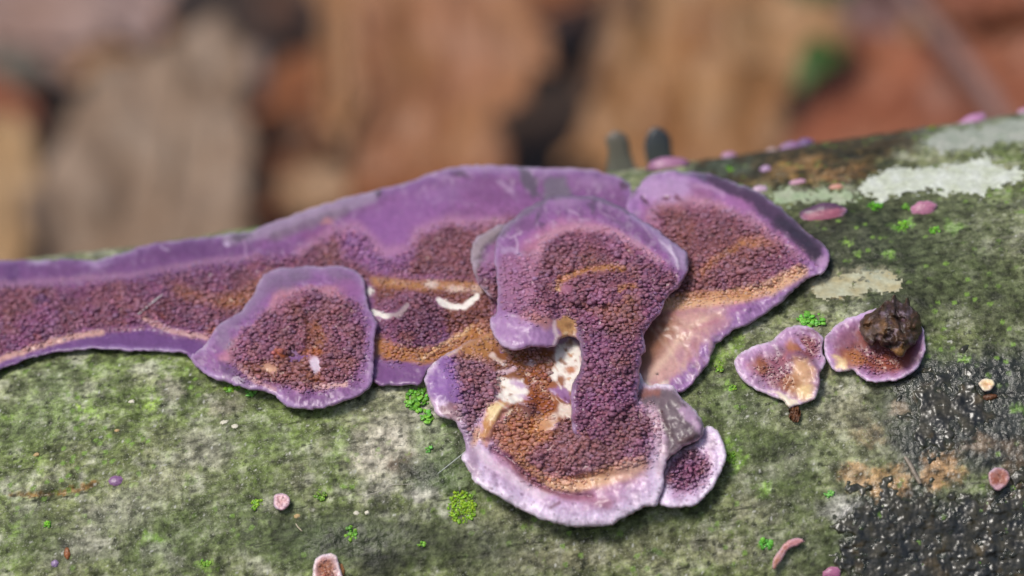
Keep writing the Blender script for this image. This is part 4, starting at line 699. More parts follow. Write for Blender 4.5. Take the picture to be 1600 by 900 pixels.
wl_, wc_0 = lobe('wood_lump', None, [(1342,512),(1350,494),(1376,479),(1386,470),(1392,470),(1398,461),(1404,468),(1410,474),(1419,465),(1426,480),(1436,490),(1441,514),(1434,530),(1426,540),(1416,546),(1412,557),(1400,556),(1392,546),(1380,542),(1371,534),(1362,540),(1352,532)],
 [(1345,512,34),(1352,494,36),(1397,458,40),(1438,500,38),(1430,535,44),(1405,556,58),(1371,536,52),(1355,535,44),(1400,500,66),(1385,515,70),(1415,520,66),(1370,505,52),(1400,535,68),(1425,500,52)],
 [(0,(70,50,32)),(8,(64,46,30)),(30,(78,58,38))],
 strokes=[('b',1408,548,14,7,-10,(150,116,64),0.8,5), ('b',1378,512,8,14,0,(134,104,60),0.6,5), ('b',1362,516,12,8,0,(110,100,88),0.6,5), ('b',1355,508,6,10,0,(120,88,52),0.6,4), ('l',[(1398,460),(1402,490),(1412,520)],3,(34,24,16),0.8,3), ('l',[(1384,476),(1388,510),(1394,535)],2.5,(36,26,18),0.7,2.5), ('l',[(1420,470),(1424,505)],3,(36,26,18),0.7,2.5), ('b',1390,540,10,6,0,(26,18,12),0.85,4), ('b',1430,505,8,20,0,(92,70,46),0.6,6)],
 bumps=[('l',[(1398,464),(1402,490),(1412,520)],2.5,-7,1,3), ('b',1390,541,10,5,0,-16,1,4), *[('b', 1350 + (37 * k_) % 84, 476 + (53 * k_) % 74, 4 + k_ % 4, 3 + k_ % 3, 31 * k_, [7, -7, 5, -9, 9][k_ % 5], 1, 2.5) for k_ in range(34)]],
 seed=700, edge=18, edge_r=16, back=16, attach=False, slope=3, g=1.4, relief=1.5, striae=0, mat=M_WOOD, wob=1.3)
tag(wl_, 'dark rotten wood lump sitting on a small pink bracket', 'wood'); recentre(wl_, wc_0)
lump('bark_crumb', [(1234,634),(1242,630),(1250,642),(1252,654),(1244,662),(1236,654)], -2, 9, (92,56,36), (120,80,54), 'brown bark crumb below the cream tipped small bracket', 'bark', 710, M_WOOD)

# ------------------------------------------------------------------ tiny discs and knobs of young fungus
def knob(name, x, y, rx, ry, hgt, cen, rim, label, cat='fungus', tilt=0.0, rot=0.0, dark=None, seed=0, rough=1.0, group=None, mat=None, cup=0.0):
    P, n = log_point(x, y); v = CAM - P; v /= np.linalg.norm(v); n = n * (1 - tilt) + v * tilt; n /= np.linalg.norm(n)
    k = np.linalg.norm(P - CAM) / FOCUS * PX
    e1 = XAX * math.cos(rot) + np.cross(n, XAX) * math.sin(rot); e1 -= n * (e1 @ n); e1 /= np.linalg.norm(e1); e2 = np.cross(n, e1)
    nr, na = 12, 40; A, B = np.meshgrid(np.linspace(0, 1, nr), np.linspace(0, 2 * np.pi, na, endpoint=False), indexing='ij')
    wob = 1 + rough * (0.10 * noise(np.cos(B) * 1.6 + seed * 3.1, np.sin(B) * 1.6, 5) * 1.6 + 0.05 * noise(np.cos(B) * 5 + seed, np.sin(B) * 5, 6))
    a = np.sin(A * np.pi * 0.62) / math.sin(math.pi * 0.5); a = np.minimum(a, 1)
    prof = np.cos(A * np.pi * 0.62); prof = np.where(A > 0.8, prof * 2.2, prof); prof = prof - cup * np.exp(-(A / 0.4) ** 2)
    lx, ly = a * wob * rx * np.cos(B), a * wob * ry * np.sin(B); hz = prof * hgt + 0.06 * hgt * noise(lx * 0.5 + seed, ly * 0.5, 8)
    V = P + k * (lx[..., None] * e1 + ly[..., None] * e2 + hz[..., None] * n)
    m = sst(0.35, 0.78, A + 0.15 * noise(lx * 0.25 + seed, ly * 0.25, 9))[..., None]; C = lin(cen) * (1 - m) + lin(rim) * m
    C = C * np.array([0.92, 0.9, 0.8]) * (1 + 0.2 * noise(lx * 0.3 + seed, ly * 0.3, 12) + 0.15 * noise(lx * 0.8 + seed, ly * 0.8, 13))[..., None]
    if dark is not None:
        d = sst(-0.1, 0.25, (ly / ry) * 1.0 - 0.15 + 0.15 * noise(lx * 0.2 + seed, ly * 0.2, 4))[..., None]; C = C * (1 - d) + lin(dark) * d
    idx = np.arange(nr * na).reshape(nr, na); nx = np.roll(idx, -1, 1)
    F = np.stack([idx[:-1], idx[1:], nx[1:], nx[:-1]], -1).reshape(-1, 4)
    o = make_obj(name, V.reshape(-1, 3), [tuple(f) for f in F], mat or M_FUN, None, C.reshape(-1, 3)); tag(o, label, cat, group); recentre(o, P); return o
YG = 'young fungus buttons scattered over the log'
KN = [
 (1287,338,37,20,12,(170,100,128),(206,170,210),'pink purple disc with a smoky dark upper half on the log',.72,0,(96,66,92)),
 (1443,328,21,14,11,(184,122,158),(206,160,196),'plain rosy oval button beside bright green moss below the white lichen',.7,0,None),
 (1246,286,13,6,6,(206,158,190),(214,176,206),'flat pale pink fleck at the edge of the orange brown bark',.5,0,None),
 (1306,293,12,6,6,(206,150,140),(206,166,160),'salmon pink fleck at the tip of the white lichen',.5,0,None),
 (1187,297,13,8,9,(206,178,214),(196,160,200),'pale lilac button peeping over the smoky lobe',.7,0,None),
 (1196,264,9,7,8,(190,158,206),(180,150,196),'small round lilac button on the orange brown bark',.6,0,None),
 (1138,243,13,9,10,(190,142,190),(196,150,196),'pink lilac knob on the log skyline above a green fleck',.8,0,None),
 (1206,236,9,6,7,(176,150,156),(180,156,166),'dull mauve knob next to the purple cluster on the skyline',.8,0,None),
 (1234,228,18,9,12,(160,122,176),(186,150,200),'left half of the purple knob pair on the log skyline',.8,.1,None),
 (1258,225,14,10,12,(120,90,150),(180,146,200),'darker right half of the purple knob pair on the skyline',.8,.1,None),
 (1515,180,27,10,14,(196,140,196),(206,156,208),'bright pink tilted slab on the log skyline',.8,.25,None),
 (1599,170,10,9,10,(200,156,196),(206,160,200),'pink knob on the skyline at the far end of the log',.8,0,None),
 (1044,264,34,15,18,(176,124,168),(166,116,164),'blurred mauve lobe behind the far lobe on the skyline',.8,0,None),
 (181,751,12,9,5,(136,98,150),(170,136,176),'tiny violet disc beside an orange crack in the bark',.1,0,None),
 (86,881,6,6,4,(150,128,176),(170,150,196),'tiny lilac speck beside a brown bud scale',.1,0,None),
 (1301,896,15,10,7,(176,108,152),(196,140,176),'rosy violet button under the peach coloured curl',.2,0,None),
]
for i, (x, y, rx, ry, hg, ce, ri, lab, ti, ro, dk) in enumerate(KN):
    knob('fungus_button', x, y, rx, ry, hg, ce, ri, lab, tilt=ti, rot=ro, dark=dk, seed=i * 1.7 + 1, group=YG, cup=0.45 if 'reddish' in lab else 0.12)
def little(name, outline, h, margin, strokes, label, seed, teeth=(), group=YG):
    O = np.array(outline, float); c = O.mean(0); ct = [(x, y, h) for x, y in outline] + [(c[0], c[1], h * 0.8)]
    o, cc = lobe(name, None, outline, ct, margin, strokes, teeth, edge=6, edge_r=8, slope=3, g=1.5, seed=seed, wob=0.8, relief=0.35, tooth=(1.9, 3.5), step=4.2)
    tag(o, label, 'fungus', group); recentre(o, cc)
    for ch in o.children: ch.location = -Vector(cc)
little('shell_fungus', [(489,892),(492,876),(503,867),(516,864),(525,869),(530,884),(537,905),(536,930),(494,930)], 17, [(0,(238,220,224)),(5,(226,196,196)),(11,(214,170,150)),(18,(184,128,92))], [('b',508,890,12,14,0,(176,118,80),0.7,6)], 'pale pink shell shaped fungus with tan centre low on the log', 1700, [('b',509,893,12,16,0,P_['brown'],0.5,5)])
little('fungus_button', [(427,786),(428,776),(437,771),(448,773),(453,782),(450,792),(441,797),(431,794)], 15, [(0,(226,196,202)),(5,(214,170,178)),(12,(204,158,160))], [('b',441,781,1.6,1.6,0,(90,50,50),0.9,0.8),('b',446,786,1.4,1.4,0,(110,70,70),0.8,0.8),('b',435,786,1.3,1.3,0,(120,80,80),0.7,0.8)], 'pale pink round disc with pinholes near green moss flecks', 1710)
little('fungus_button', [(1206,886),(1208,874),(1216,862),(1226,850),(1238,842),(1250,841),(1257,846),(1246,853),(1234,858),(1226,868),(1218,880),(1211,890)], 15, [(0,(206,150,130)),(5,(196,136,116)),(10,(190,130,104))], [('b',1240,848,12,5,-20,(206,150,156),0.7,3),('b',1212,880,6,10,0,(176,124,80),0.7,4)], 'peach coloured curl of young fungus with a tan tail', 1720)
little('fungus_button', [(1544,750),(1546,738),(1554,731),(1566,731),(1575,739),(1577,750),(1572,760),(1561,767),(1550,762)], 18, [(0,(196,160,156)),(4,(176,120,104)),(9,(156,96,74)),(16,(140,84,64))], [('b',1560,762,10,5,0,(206,176,190),0.8,3), ('b',1561,744,6,5,0,(176,128,110),0.8,2), ('b',1561,743,2.6,2,0,(110,60,46),0.9,1.2), ('l',[(1551,742),(1558,736),(1567,737),(1571,745)],1.6,(190,140,124),0.6,1.2)], 'reddish brown button on the wet black bark', 1740)
little('fungus_button', [(1530,600),(1536,593),(1548,592),(1554,599),(1551,607),(1543,612),(1535,610)], 16, [(0,(240,226,196)),(5,(232,204,156)),(10,(206,160,100))], [], 'cream button with a brown crumb under it on wet bark', 1730)
knob('fungus_button', 532,891,7,11,7,(190,130,84),(206,156,116),'small tan nub against the peach shell fungus', seed=33, group=YG)
knob('bud_scale', 105,865,5,10,3,(150,92,56),(130,84,52),'tiny brown bud scale lying on green bark', 'scale', seed=35, mat=M_WOOD)
knob('bark_crumb', 1546,621,12,6,6,(104,66,44),(86,56,40),'dark brown crumb under the cream button', 'bark', seed=39, mat=M_WOOD)
# grey upturned brackets behind the skyline
def fin(x, y, w_, h_, colA, colB, label, seed):
    P, n = log_point(x, y); P = P - n * 0.002 + np.array([0, 0.012, 0]); k = np.linalg.norm(P - CAM) / FOCUS * PX
    up = np.array([0, 0.1, 1.0]); up /= np.linalg.norm(up); V = []; C = []; nr, na = 14, 28
    for i in range(nr):
        t = i / (nr - 1); hw = w_ * (1 - 0.25 * t + 0.22 * math.sin(4.1 * t + 2 * seed)) * math.sqrt(max(0, 1 - t ** 5)) * (1 + 0.14 * math.sin(seed + 5 * t)) + 0.8
        for j in range(na):
            a = 2 * math.pi * j / na
            hw_ = hw * (1 + 0.3 * float(noise(np.array([math.cos(a) * 1.5 + seed]), np.array([t * 3 + math.sin(a)]), 3)[0])); V.append(P + k * ((hw_ * math.cos(a) + 3 * math.sin(3 * t + seed)) * XAX + 0.38 * hw * math.sin(a) * np.array([0, 1.0, 0])) + k * h_ * (t * 1.9 - 1.0) * up); C.append(lin(colA) * (1 - t) + lin(colB) * t)
    idx = np.arange(nr * na).reshape(nr, na); nx = np.roll(idx, -1, 1); F = [tuple(f) for f in np.stack([idx[:-1], nx[:-1], nx[1:], idx[1:]], -1).reshape(-1, 4)] + [tuple(idx[-1])]
    o = make_obj('upturned_bracket', np.array(V), F, M_FUN, None, np.array(C)); tag(o, label, 'fungus', 'upturned brackets behind the skyline'); recentre(o, P)
fin(982, 274, 34, 58, (96,100,88), (104,98,88), 'pale grey upturned bracket standing behind the purple band', 1.0)
fin(1048, 264, 22, 52, (92,96,98), (52,56,60), 'dark slate pointed bracket standing behind the mauve lobe', 2.5)

# ------------------------------------------------------------------ lichen crusts
def crust(poly, colA, colB, label, seed, h=2.2):
    O = smooth_outline(poly, 3.0, 6, seed=seed); g = 2.6
    X, Y = np.meshgrid(np.arange(O[:, 0].min() - 6, O[:, 0].max() + 6, g), np.arange(O[:, 1].min() - 6, O[:, 1].max() + 6, g * 0.6))
    bmax = B_SIL - 1.5 * S; D = sdf(X, Y, O); nz = fbm(X, Y * 2, 14, 5, seed, 0.65) * 2.2 + np.where(worley(X, Y * 1.6, 11, seed + 1)[0] < 0.22, -0.6, 0.4); keep = (D + 5 * nz > 0) & (bcoord(X, Y) < bmax)
    b = np.minimum(bcoord(X, Y), bmax); P = CAM + rays(X, Y) * t_cyl(b)[..., None]
    n = P - AXIS; n[..., 0] = 0; n /= np.linalg.norm(n, axis=-1)[..., None]; th = np.arctan2(n[..., 2], -n[..., 1])
    P = P + n * (log_disp(P[..., 0], th * R) + PX * (0.5 + (h * 0.6 + 0.5 * fbm(X, Y * 2, 9, 2, seed + 2)) * np.clip((D + 5 * nz) / 6, 0, 1)))[..., None]
    hh, ww = X.shape; idx = np.arange(hh * ww).reshape(hh, ww); Q = np.stack([idx[:-1, :-1], idx[1:, :-1], idx[1:, 1:], idx[:-1, 1:]], -1).reshape(-1, 4); Q = Q[keep.ravel()[Q].all(1)]
    used = np.unique(Q); fi = np.full(hh * ww, -1); fi[used] = np.arange(len(used))
    m = np.clip(0.5 + 0.9 * fbm(X, Y * 2, 26, 3, seed + 4), 0, 1)[..., None]; C = (lin(colA) * (1 - m) + lin(colB) * m) * (1 + 0.12 * fbm(X, Y, 6, 2, seed + 6))[..., None]
    V = P.reshape(-1, 3)[used]; o = make_obj('lichen_patch', V, fi[Q], M_LICHEN, None, C.reshape(-1, 3)[used]); tag(o, label, 'lichen', 'lichen crusts on the upper log'); recentre(o, V.mean(0))
crust([(1345,300),(1355,280),(1395,262),(1450,262),(1500,252),(1540,246),(1570,258),(1602,268),(1600,280),(1565,292),(1530,304),(1470,300),(1420,302),(1375,312)], (206,210,200), (186,192,170), 'bright white lichen crust spread over the upper log', 800)
crust([(1445,222),(1470,205),(1530,198),(1610,186),(1610,215),(1560,228),(1500,236),(1460,236)], (150,158,142), (170,172,160), 'dull grey lichen crust above the bright white one', 810)
crust([(1200,308),(1220,296),(1270,296),(1320,300),(1345,306),(1330,318),(1270,316),(1225,320)], (150,168,132), (170,176,150), 'pale green lichen strip beside the dark topped disc', 820, 1.6)
crust([(1268,442),(1300,430),(1350,426),(1395,424),(1408,440),(1400,458),(1360,456),(1310,466),(1275,462)], (170,160,124), (180,182,158), 'buff lichen crust above the lump of rotten wood', 830, 1.4)

# ------------------------------------------------------------------ bright green moss and liverwort tufts
def tuft(x, y, rx, ry, n, size, col, label, seed, name='moss_tuft'):
    rng = np.random.default_rng(seed); V = []; F = []; C = []; P0, n0 = log_point(x, y)
    n = int(n * 1.7); size = size * 0.78
    for k in range(n):
        r = rng.random() ** 0.8; a = rng.random() * 2 * math.pi; P, nn_ = log_point(x + rx * r * math.cos(a), y + ry * r * math.sin(a))
        s = size * PX * rng.uniform(0.55, 1.25); nn2 = nn_ + rng.normal(0, 0.3, 3); nn2 /= np.linalg.norm(nn2)
        e1 = np.cross(nn2, rng.normal(0, 1, 3)); e1 /= np.linalg.norm(e1); e2 = np.cross(nn2, e1); c = P + nn_ * s * rng.uniform(0.1, 0.9); b0 = len(V)
        cc = lin(col) * rng.uniform(0.6, 1.3) * np.array([rng.uniform(0.8, 1.25), 1, rng.uniform(0.7, 1.2)])
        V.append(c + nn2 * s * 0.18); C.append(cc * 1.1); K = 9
        for q in range(K):
            w_ = 2 * math.pi * q / K; rr = s * (1 + 0.16 * math.cos(3 * w_ + k)); V.append(c + rr * 0.72 * (math.cos(w_) * e1 + math.sin(w_) * e2) + nn2 * s * 0.2); C.append(cc)
        for q in range(K):
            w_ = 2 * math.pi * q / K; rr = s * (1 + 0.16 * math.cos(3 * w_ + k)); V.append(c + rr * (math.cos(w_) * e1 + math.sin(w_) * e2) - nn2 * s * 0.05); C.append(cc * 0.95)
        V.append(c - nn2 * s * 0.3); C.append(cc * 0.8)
        for q in range(K):
            q2 = (q + 1) % K; F += [(b0, b0 + 1 + q, b0 + 1 + q2), (b0 + 1 + q, b0 + 1 + K + q, b0 + 1 + K + q2, b0 + 1 + q2), (b0 + 1 + K + q, b0 + 1 + 2 * K, b0 + 1 + K + q2)]
    o = make_obj(name, np.array(V), F, M_MOSS, None, np.array(C)); tag(o, label, 'moss', 'green tufts on the bark'); recentre(o, P0); return o
TU = [
 (652,626,19,20,46,5.5,(112,176,58),'largest leafy green tuft in the notch between medallion and fan'),
 (667,652,10,9,14,5.5,(120,190,70),'small leafy green rosette just below the fan wing'),
 (722,792,24,26,150,3.0,(136,178,30),'yellow green grainy cushion below left of the fan rim'),
 (1268,500,24,11,26,6.0,(110,180,62),'pale green frilly liverwort above the three lobed bracket'),
 (402,789,10,9,16,3.4,(128,176,40),'yellow green fleck left of the pale pink pinholed disc'),
 (501,776,10,9,14,3.2,(118,160,44),'dull green fleck right of the pale pink pinholed disc'),
 (548,835,9,14,22,3.6,(112,168,48),'upright green fleck above the peach shell fungus'),
 (659,852,6,5,8,3.6,(124,186,60),'lone bright green dot on dark bark right of the shell fungus'),
 (1198,850,11,9,14,4.4,(104,186,66),'small ragged green sprig above the peach curl'),
 (362,606,14,6,16,4.2,(124,178,52),'thin yellow green fringe under the medallion lobe'),
 (391,613,9,5,10,4.6,(116,190,80),'pale green leaflet under the medallion lobe'),
 (670,702,6,8,8,3.8,(104,176,70),'small green sprig on grey bark left of the fan'),
 (1370,323,15,7,20,3.6,(96,176,30),'bright green cushion between two pink buttons'),
 (1416,325,8,5,10,3.4,(112,170,50),'green fleck against the rosy oval button'),
 (1462,360,9,6,12,3.4,(116,186,40),'green fleck under the rosy oval button'),
 (1412,354,12,9,16,3.4,(112,176,40),'green cushion between the rosy button and dark bark'),
 (1142,716,9,10,22,3.2,(112,160,36),'green fringe beside the small pale cupped lobe'),
 (1144,606,7,4,9,3.2,(120,170,50),'green fleck left of the three lobed bracket'),
 (1124,575,8,8,14,3.2,(128,170,44),'green fleck beside the violet lobe edge'),
 (1140,264,7,5,8,4.0,(120,186,60),'blurred green fleck on the skyline below a pink knob'),
 (1456,202,7,4,8,3.8,(120,166,50),'blurred green fleck on the skyline beside the dull lichen'),
 (1296,772,7,6,8,3.6,(120,190,90),'green dot on the pale blue spot right of the fan'),
 (320,880,8,6,12,3.2,(130,180,50),'green fleck low on the log left of the shell fungus'),
 (74,820,5,5,8,3.4,(110,180,40),'lone green dot above the brown bud scale'),
 (1597,788,6,7,10,3.6,(96,160,50),'green fleck right of the reddish brown button'),
 (1534,882,5,4,6,3.4,(96,160,50),'green dot within the glossy black crust'),
]
for i, (x, y, rx, ry, n, s, c, lab) in enumerate(TU): tuft(x, y, rx, ry, n, s, c, lab, 900 + i)

# ------------------------------------------------------------------ glossy black granules
def wet_crust(poly, amp, thr, seed):
    P_o = np.asarray(poly, float); g = 1.7
    X, Y = np.meshgrid(np.arange(P_o[:, 0].min() - 30, P_o[:, 0].max() + 30, g), np.arange(P_o[:, 1].min() - 30, P_o[:, 1].max() + 30, g))
    n1 = fbm(X, Y, 45, 4, seed); m = sdf(X, Y, P_o) / 34 + 1.7 * n1 + 0.5 * fbm(X, Y, 14, 3, seed + 11) + thr
    wx = X + 3 * fbm(X, Y, 9, 2, seed + 1); wy = Y + 3 * fbm(X, Y, 9, 2, seed + 2)
    f1, f2, idd = worley(wx * 0.8, wy, 9.5, seed + 3); g1, g2, gid = worley(wx, wy * 0.9, 4.2, seed + 4)
    hgt = (np.sqrt(np.clip(1 - (f1 / 0.75) ** 2, 0, 1)) * (0.25 + 0.75 * idd) * 4.2 + np.sqrt(np.clip(1 - (g1 / 0.75) ** 2, 0, 1)) * 1.8 * gid + 5 * fbm(X, Y, 22, 3, seed + 6)) * amp
    d = rays(X, Y); P = CAM + d * t_cyl(np.minimum(bcoord(X, Y), B_SIL - 2 * S))[..., None]; n = P - AXIS; n[..., 0] = 0; n /= np.linalg.norm(n, axis=-1)[..., None]
    th = np.arctan2(n[..., 2], -n[..., 1]); edge = np.clip(m * 3, -1, 1)
    P = P + n * (log_disp(P[..., 0], th * R) + PX * (np.clip(edge, 0, 1) * hgt + 2.5 * edge - 0.2))[..., None]
    keep = m > -0.12; h, w = X.shape; idx = np.arange(h * w).reshape(h, w); Q = np.stack([idx[:-1, :-1], idx[1:, :-1], idx[1:, 1:], idx[:-1, 1:]], -1).reshape(-1, 4); Q = Q[keep.ravel()[Q].all(1)]
    used = np.unique(Q); fi = np.full(h * w, -1); fi[used] = np.arange(len(used))
    mm = np.clip(0.35 + 0.9 * fbm(X, Y, 26, 4, seed + 8), 0, 1)[..., None]; C = (lin((34, 36, 36)) * (1 - mm) + lin((70, 66, 52)) * mm) * (0.7 + 0.6 * idd)[..., None]
    br = (sst(0.2, 0.6, fbm(X, Y, 40, 4, seed + 9)) * 0.5)[..., None]; C = C * (1 - br) + lin((104, 88, 58)) * br
    fe = (1 - sst(0.0, 0.55, m))[..., None] * 0.85; C = C * (1 - fe) + lin((62, 66, 48)) * (1 + 0.5 * fbm(X, Y, 8, 3, seed + 12))[..., None] * fe
    return P.reshape(-1, 3)[used], fi[Q], C.reshape(-1, 3)[used]
w1 = wet_crust([(1305,812),(1340,770),(1420,752),(1500,790),(1620,750),(1700,930),(1340,940),(1312,865)], 0.42, 0.0, 1500)
w2 = wet_crust([(1410,590),(1500,570),(1570,600),(1560,690),(1500,690),(1430,720),(1395,650)], 0.28, -0.4, 1520)
for (wv_, wf_, wc_), lab in ((w1, 'glossy black granular crust on the wet foot of the log'), (w2, 'thin broken wet crust above the tan bark scars')):
    o = make_obj('black_crust', wv_, wf_, M_SLIME, None, wc_); tag(o, lab, 'crust', kind='stuff')

# ------------------------------------------------------------------ hairs, strands and splinters
def strand(name, pts, rad, col, label, cat, lift=2.0, base=1.6, sides=6, mat=None):
    Q = catmull(pts, 8, closed=False); n = len(Q); bb = make_base(base)(bcoord(Q[:, 0], Q[:, 1])); P = CAM + rays(Q[:, 0], Q[:, 1]) * (bb - lift * PX)[:, None]
    r = rad * PX * (0.45 + 0.55 * np.sin(np.linspace(0.25, np.pi - 0.25, n))); V, F = tube(P, r, sides); o = make_obj(name, V, F, mat or M_FIBRE, None, np.broadcast_to(lin(col), (len(V), 3))); tag(o, label, cat); recentre(o, P[0]); return o
strand('fibre', [(213,494),(232,478),(254,460)], 1.5, (214,206,206), 'stiff white hair lying across the toothed violet band', 'fibre', 27)
strand('silk_strand', [(684,740),(702,726),(722,710),(730,702)], 0.8, (190,196,190), 'fine pale silk strand from the fan edge to the bark', 'fibre', 10)
strand('wood_splinter', [(1414,714),(1422,726),(1430,742),(1438,756)], 4.0, (150,138,124), 'pale grey splinter between tan scars on the wet bark', 'splinter', 4, mat=M_WOOD)
strand('fibre', [(560,772),(584,771),(612,758),(642,757)], 0.5, (190,184,170), 'thin pale thread on the rubbed grey bark', 'fibre', 6)
strand('fibre', [(462,818),(466,824),(472,830)], 0.9, (210,196,170), 'short tan thread under the pale pink disc', 'fibre', 6)
rng = np.random.default_rng(5)
for i, (x, y, s, lab) in enumerate([(557,802,5,'white crumb pair on dark bark, the left one'),(573,801,4.5,'white crumb pair on dark bark, the right one'),(350,660,6,'white flake below the medallion lobe, the left of two'),(366,665,6,'white flake below the medallion lobe, the right of two'),(206,629,5,'pale green flake on the bark under the violet band'),(57,711,5,'cream crumb at the end of a dark seam'),(183,673,4,'tan crumb on green bark above the violet disc'),(464,806,5,'tan crumb beside the pale pink disc')]):
    knob('bark_flake', x, y, s, s * 0.7, 2.0, (226,222,212) if i < 5 else (196,170,128), (214,212,204) if i < 5 else (180,150,110), lab, 'flake', seed=60 + i * 2.3, rough=2.0, group='pale crumbs on the bark', mat=M_LICHEN)

# ------------------------------------------------------------------ leaf litter behind the log
def leaf(poly, z, tilt, yaw, col, col2, label, seed, bulge=3.0, vein=None, g=9, thick=0.0005, cat='leaf', group='dead leaves behind the log', name='dead_leaf', veincol=None):
    """outline in photo pixels laid on a leaf plane that passes over the ground at height z, leaning by tilt towards the camera"""
    O = smooth_outline(poly, 5.0, 6, seed=seed); cx, cy = O.mean(0); d = rays(cx, cy); t = (CAM[2] - z) / -d[2]; c = CAM + d * t
    n = np.array([math.sin(yaw) * math.sin(tilt), -math.cos(yaw) * math.sin(tilt), math.cos(tilt)])
    X, Y = np.meshgrid(np.arange(O[:, 0].min() - 14, O[:, 0].max() + 14, g), np.arange(O[:, 1].min() - 14, O[:, 1].max() + 14, g))
    D = sdf(X, Y, O); gy_, gx_ = np.gradient(D, g); gl = np.hypot(gx_, gy_) + 1e-9; keep = D > -0.7 * g
    h, w = X.shape; idx = np.arange(h * w).reshape(h, w); Q = np.stack([idx[:-1, :-1], idx[1:, :-1], idx[1:, 1:], idx[:-1, 1:]], -1).reshape(-1, 4); Q = Q[keep.ravel()[Q].all(1)]
    E = np.sort(np.concatenate([Q[:, [0, 1]], Q[:, [1, 2]], Q[:, [2, 3]], Q[:, [3, 0]]]), 1); key = E[:, 0].astype(np.int64) * (h * w) + E[:, 1]; uq, ct = np.unique(key, return_counts=True)
    be = uq[ct == 1]; bnd = np.zeros(h * w, bool); bnd[be // (h * w)] = True; bnd[be % (h * w)] = True; bnd = bnd.reshape(h, w)
    X = np.where(bnd, X - D * gx_ / gl, X); Y = np.where(bnd, Y - D * gy_ / gl, Y)
    dd = rays(X, Y); tt = ((c - CAM) @ n) / (dd @ n); P = CAM + dd * tt[..., None]
    wv = 0.001 * bulge * (fbm(X, Y, 150, 3, seed) * 1.6 + 0.35 * fbm(X, Y, 45, 2, seed + 3))
    if vein is not None:
        vd = seg_dist(X, Y, np.asarray(vein, float), False); wv = wv + 0.0 - 0.0006 * np.exp(-vd / 30)
    wv = wv + 0.003 * np.exp(-np.maximum(D, 0) / 22) * (fbm(X, Y, 80, 2, seed + 15) * 1.5 + 0.5)
    P = P + n * wv[..., None]
    mm = np.clip(0.5 + 0.9 * fbm(X, Y, 110, 4, seed + 7), 0, 1)[..., None]; C = (lin(col) * (1 - mm) + lin(col2) * mm) * (1 + 0.15 * fbm(X, Y, 30, 3, seed + 9))[..., None]
    if vein is not None: m = np.exp(-(vd / 7) ** 2)[..., None] * 0.4; C = C * (1 - m) + lin(veincol or col2) * 0.7 * m
    used = np.unique(Q); fi = np.full(h * w, -1); fi[used] = np.arange(len(used)); nu = len(used)
    V = np.concatenate([P.reshape(-1, 3)[used], (P - n * thick).reshape(-1, 3)[used]]); CC = np.tile(C.reshape(-1, 3)[used], (2, 1))
    # rim faces between the two sides
    Ed = np.concatenate([Q[:, [0, 1]], Q[:, [1, 2]], Q[:, [2, 3]], Q[:, [3, 0]]]); kk = np.sort(Ed, 1); kk = kk[:, 0].astype(np.int64) * (h * w) + kk[:, 1]; Eb = fi[Ed[np.isin(kk, be)]]
    F = np.concatenate([fi[Q], fi[Q][:, ::-1] + nu, np.stack([Eb[:, 1], Eb[:, 0], Eb[:, 0] + nu, Eb[:, 1] + nu], -1)])
    gm = CC.mean(1, keepdims=True); CC = (gm + (CC - gm) * 0.92).clip(0, 1) * 0.70
    root = empty(name, c); tag(root, label, cat, group)
    bl = make_obj('blade', V - c, F, M_LEAF, root, CC)
    if vein is not None:
        Q2 = catmull(vein, 8, closed=False); d2 = rays(Q2[:, 0], Q2[:, 1]); t2 = ((c - CAM) @ n) / (d2 @ n); Pv = CAM + d2 * t2[:, None] + n * 0.0004
        Vt, Ft = tube(Pv - c, np.linspace(0.0009, 0.0003, len(Pv)), 6); make_obj('midrib', Vt, Ft, M_LEAF, root, np.broadcast_to(lin(veincol or col2) * 0.8, (len(Vt), 3)))
    return root
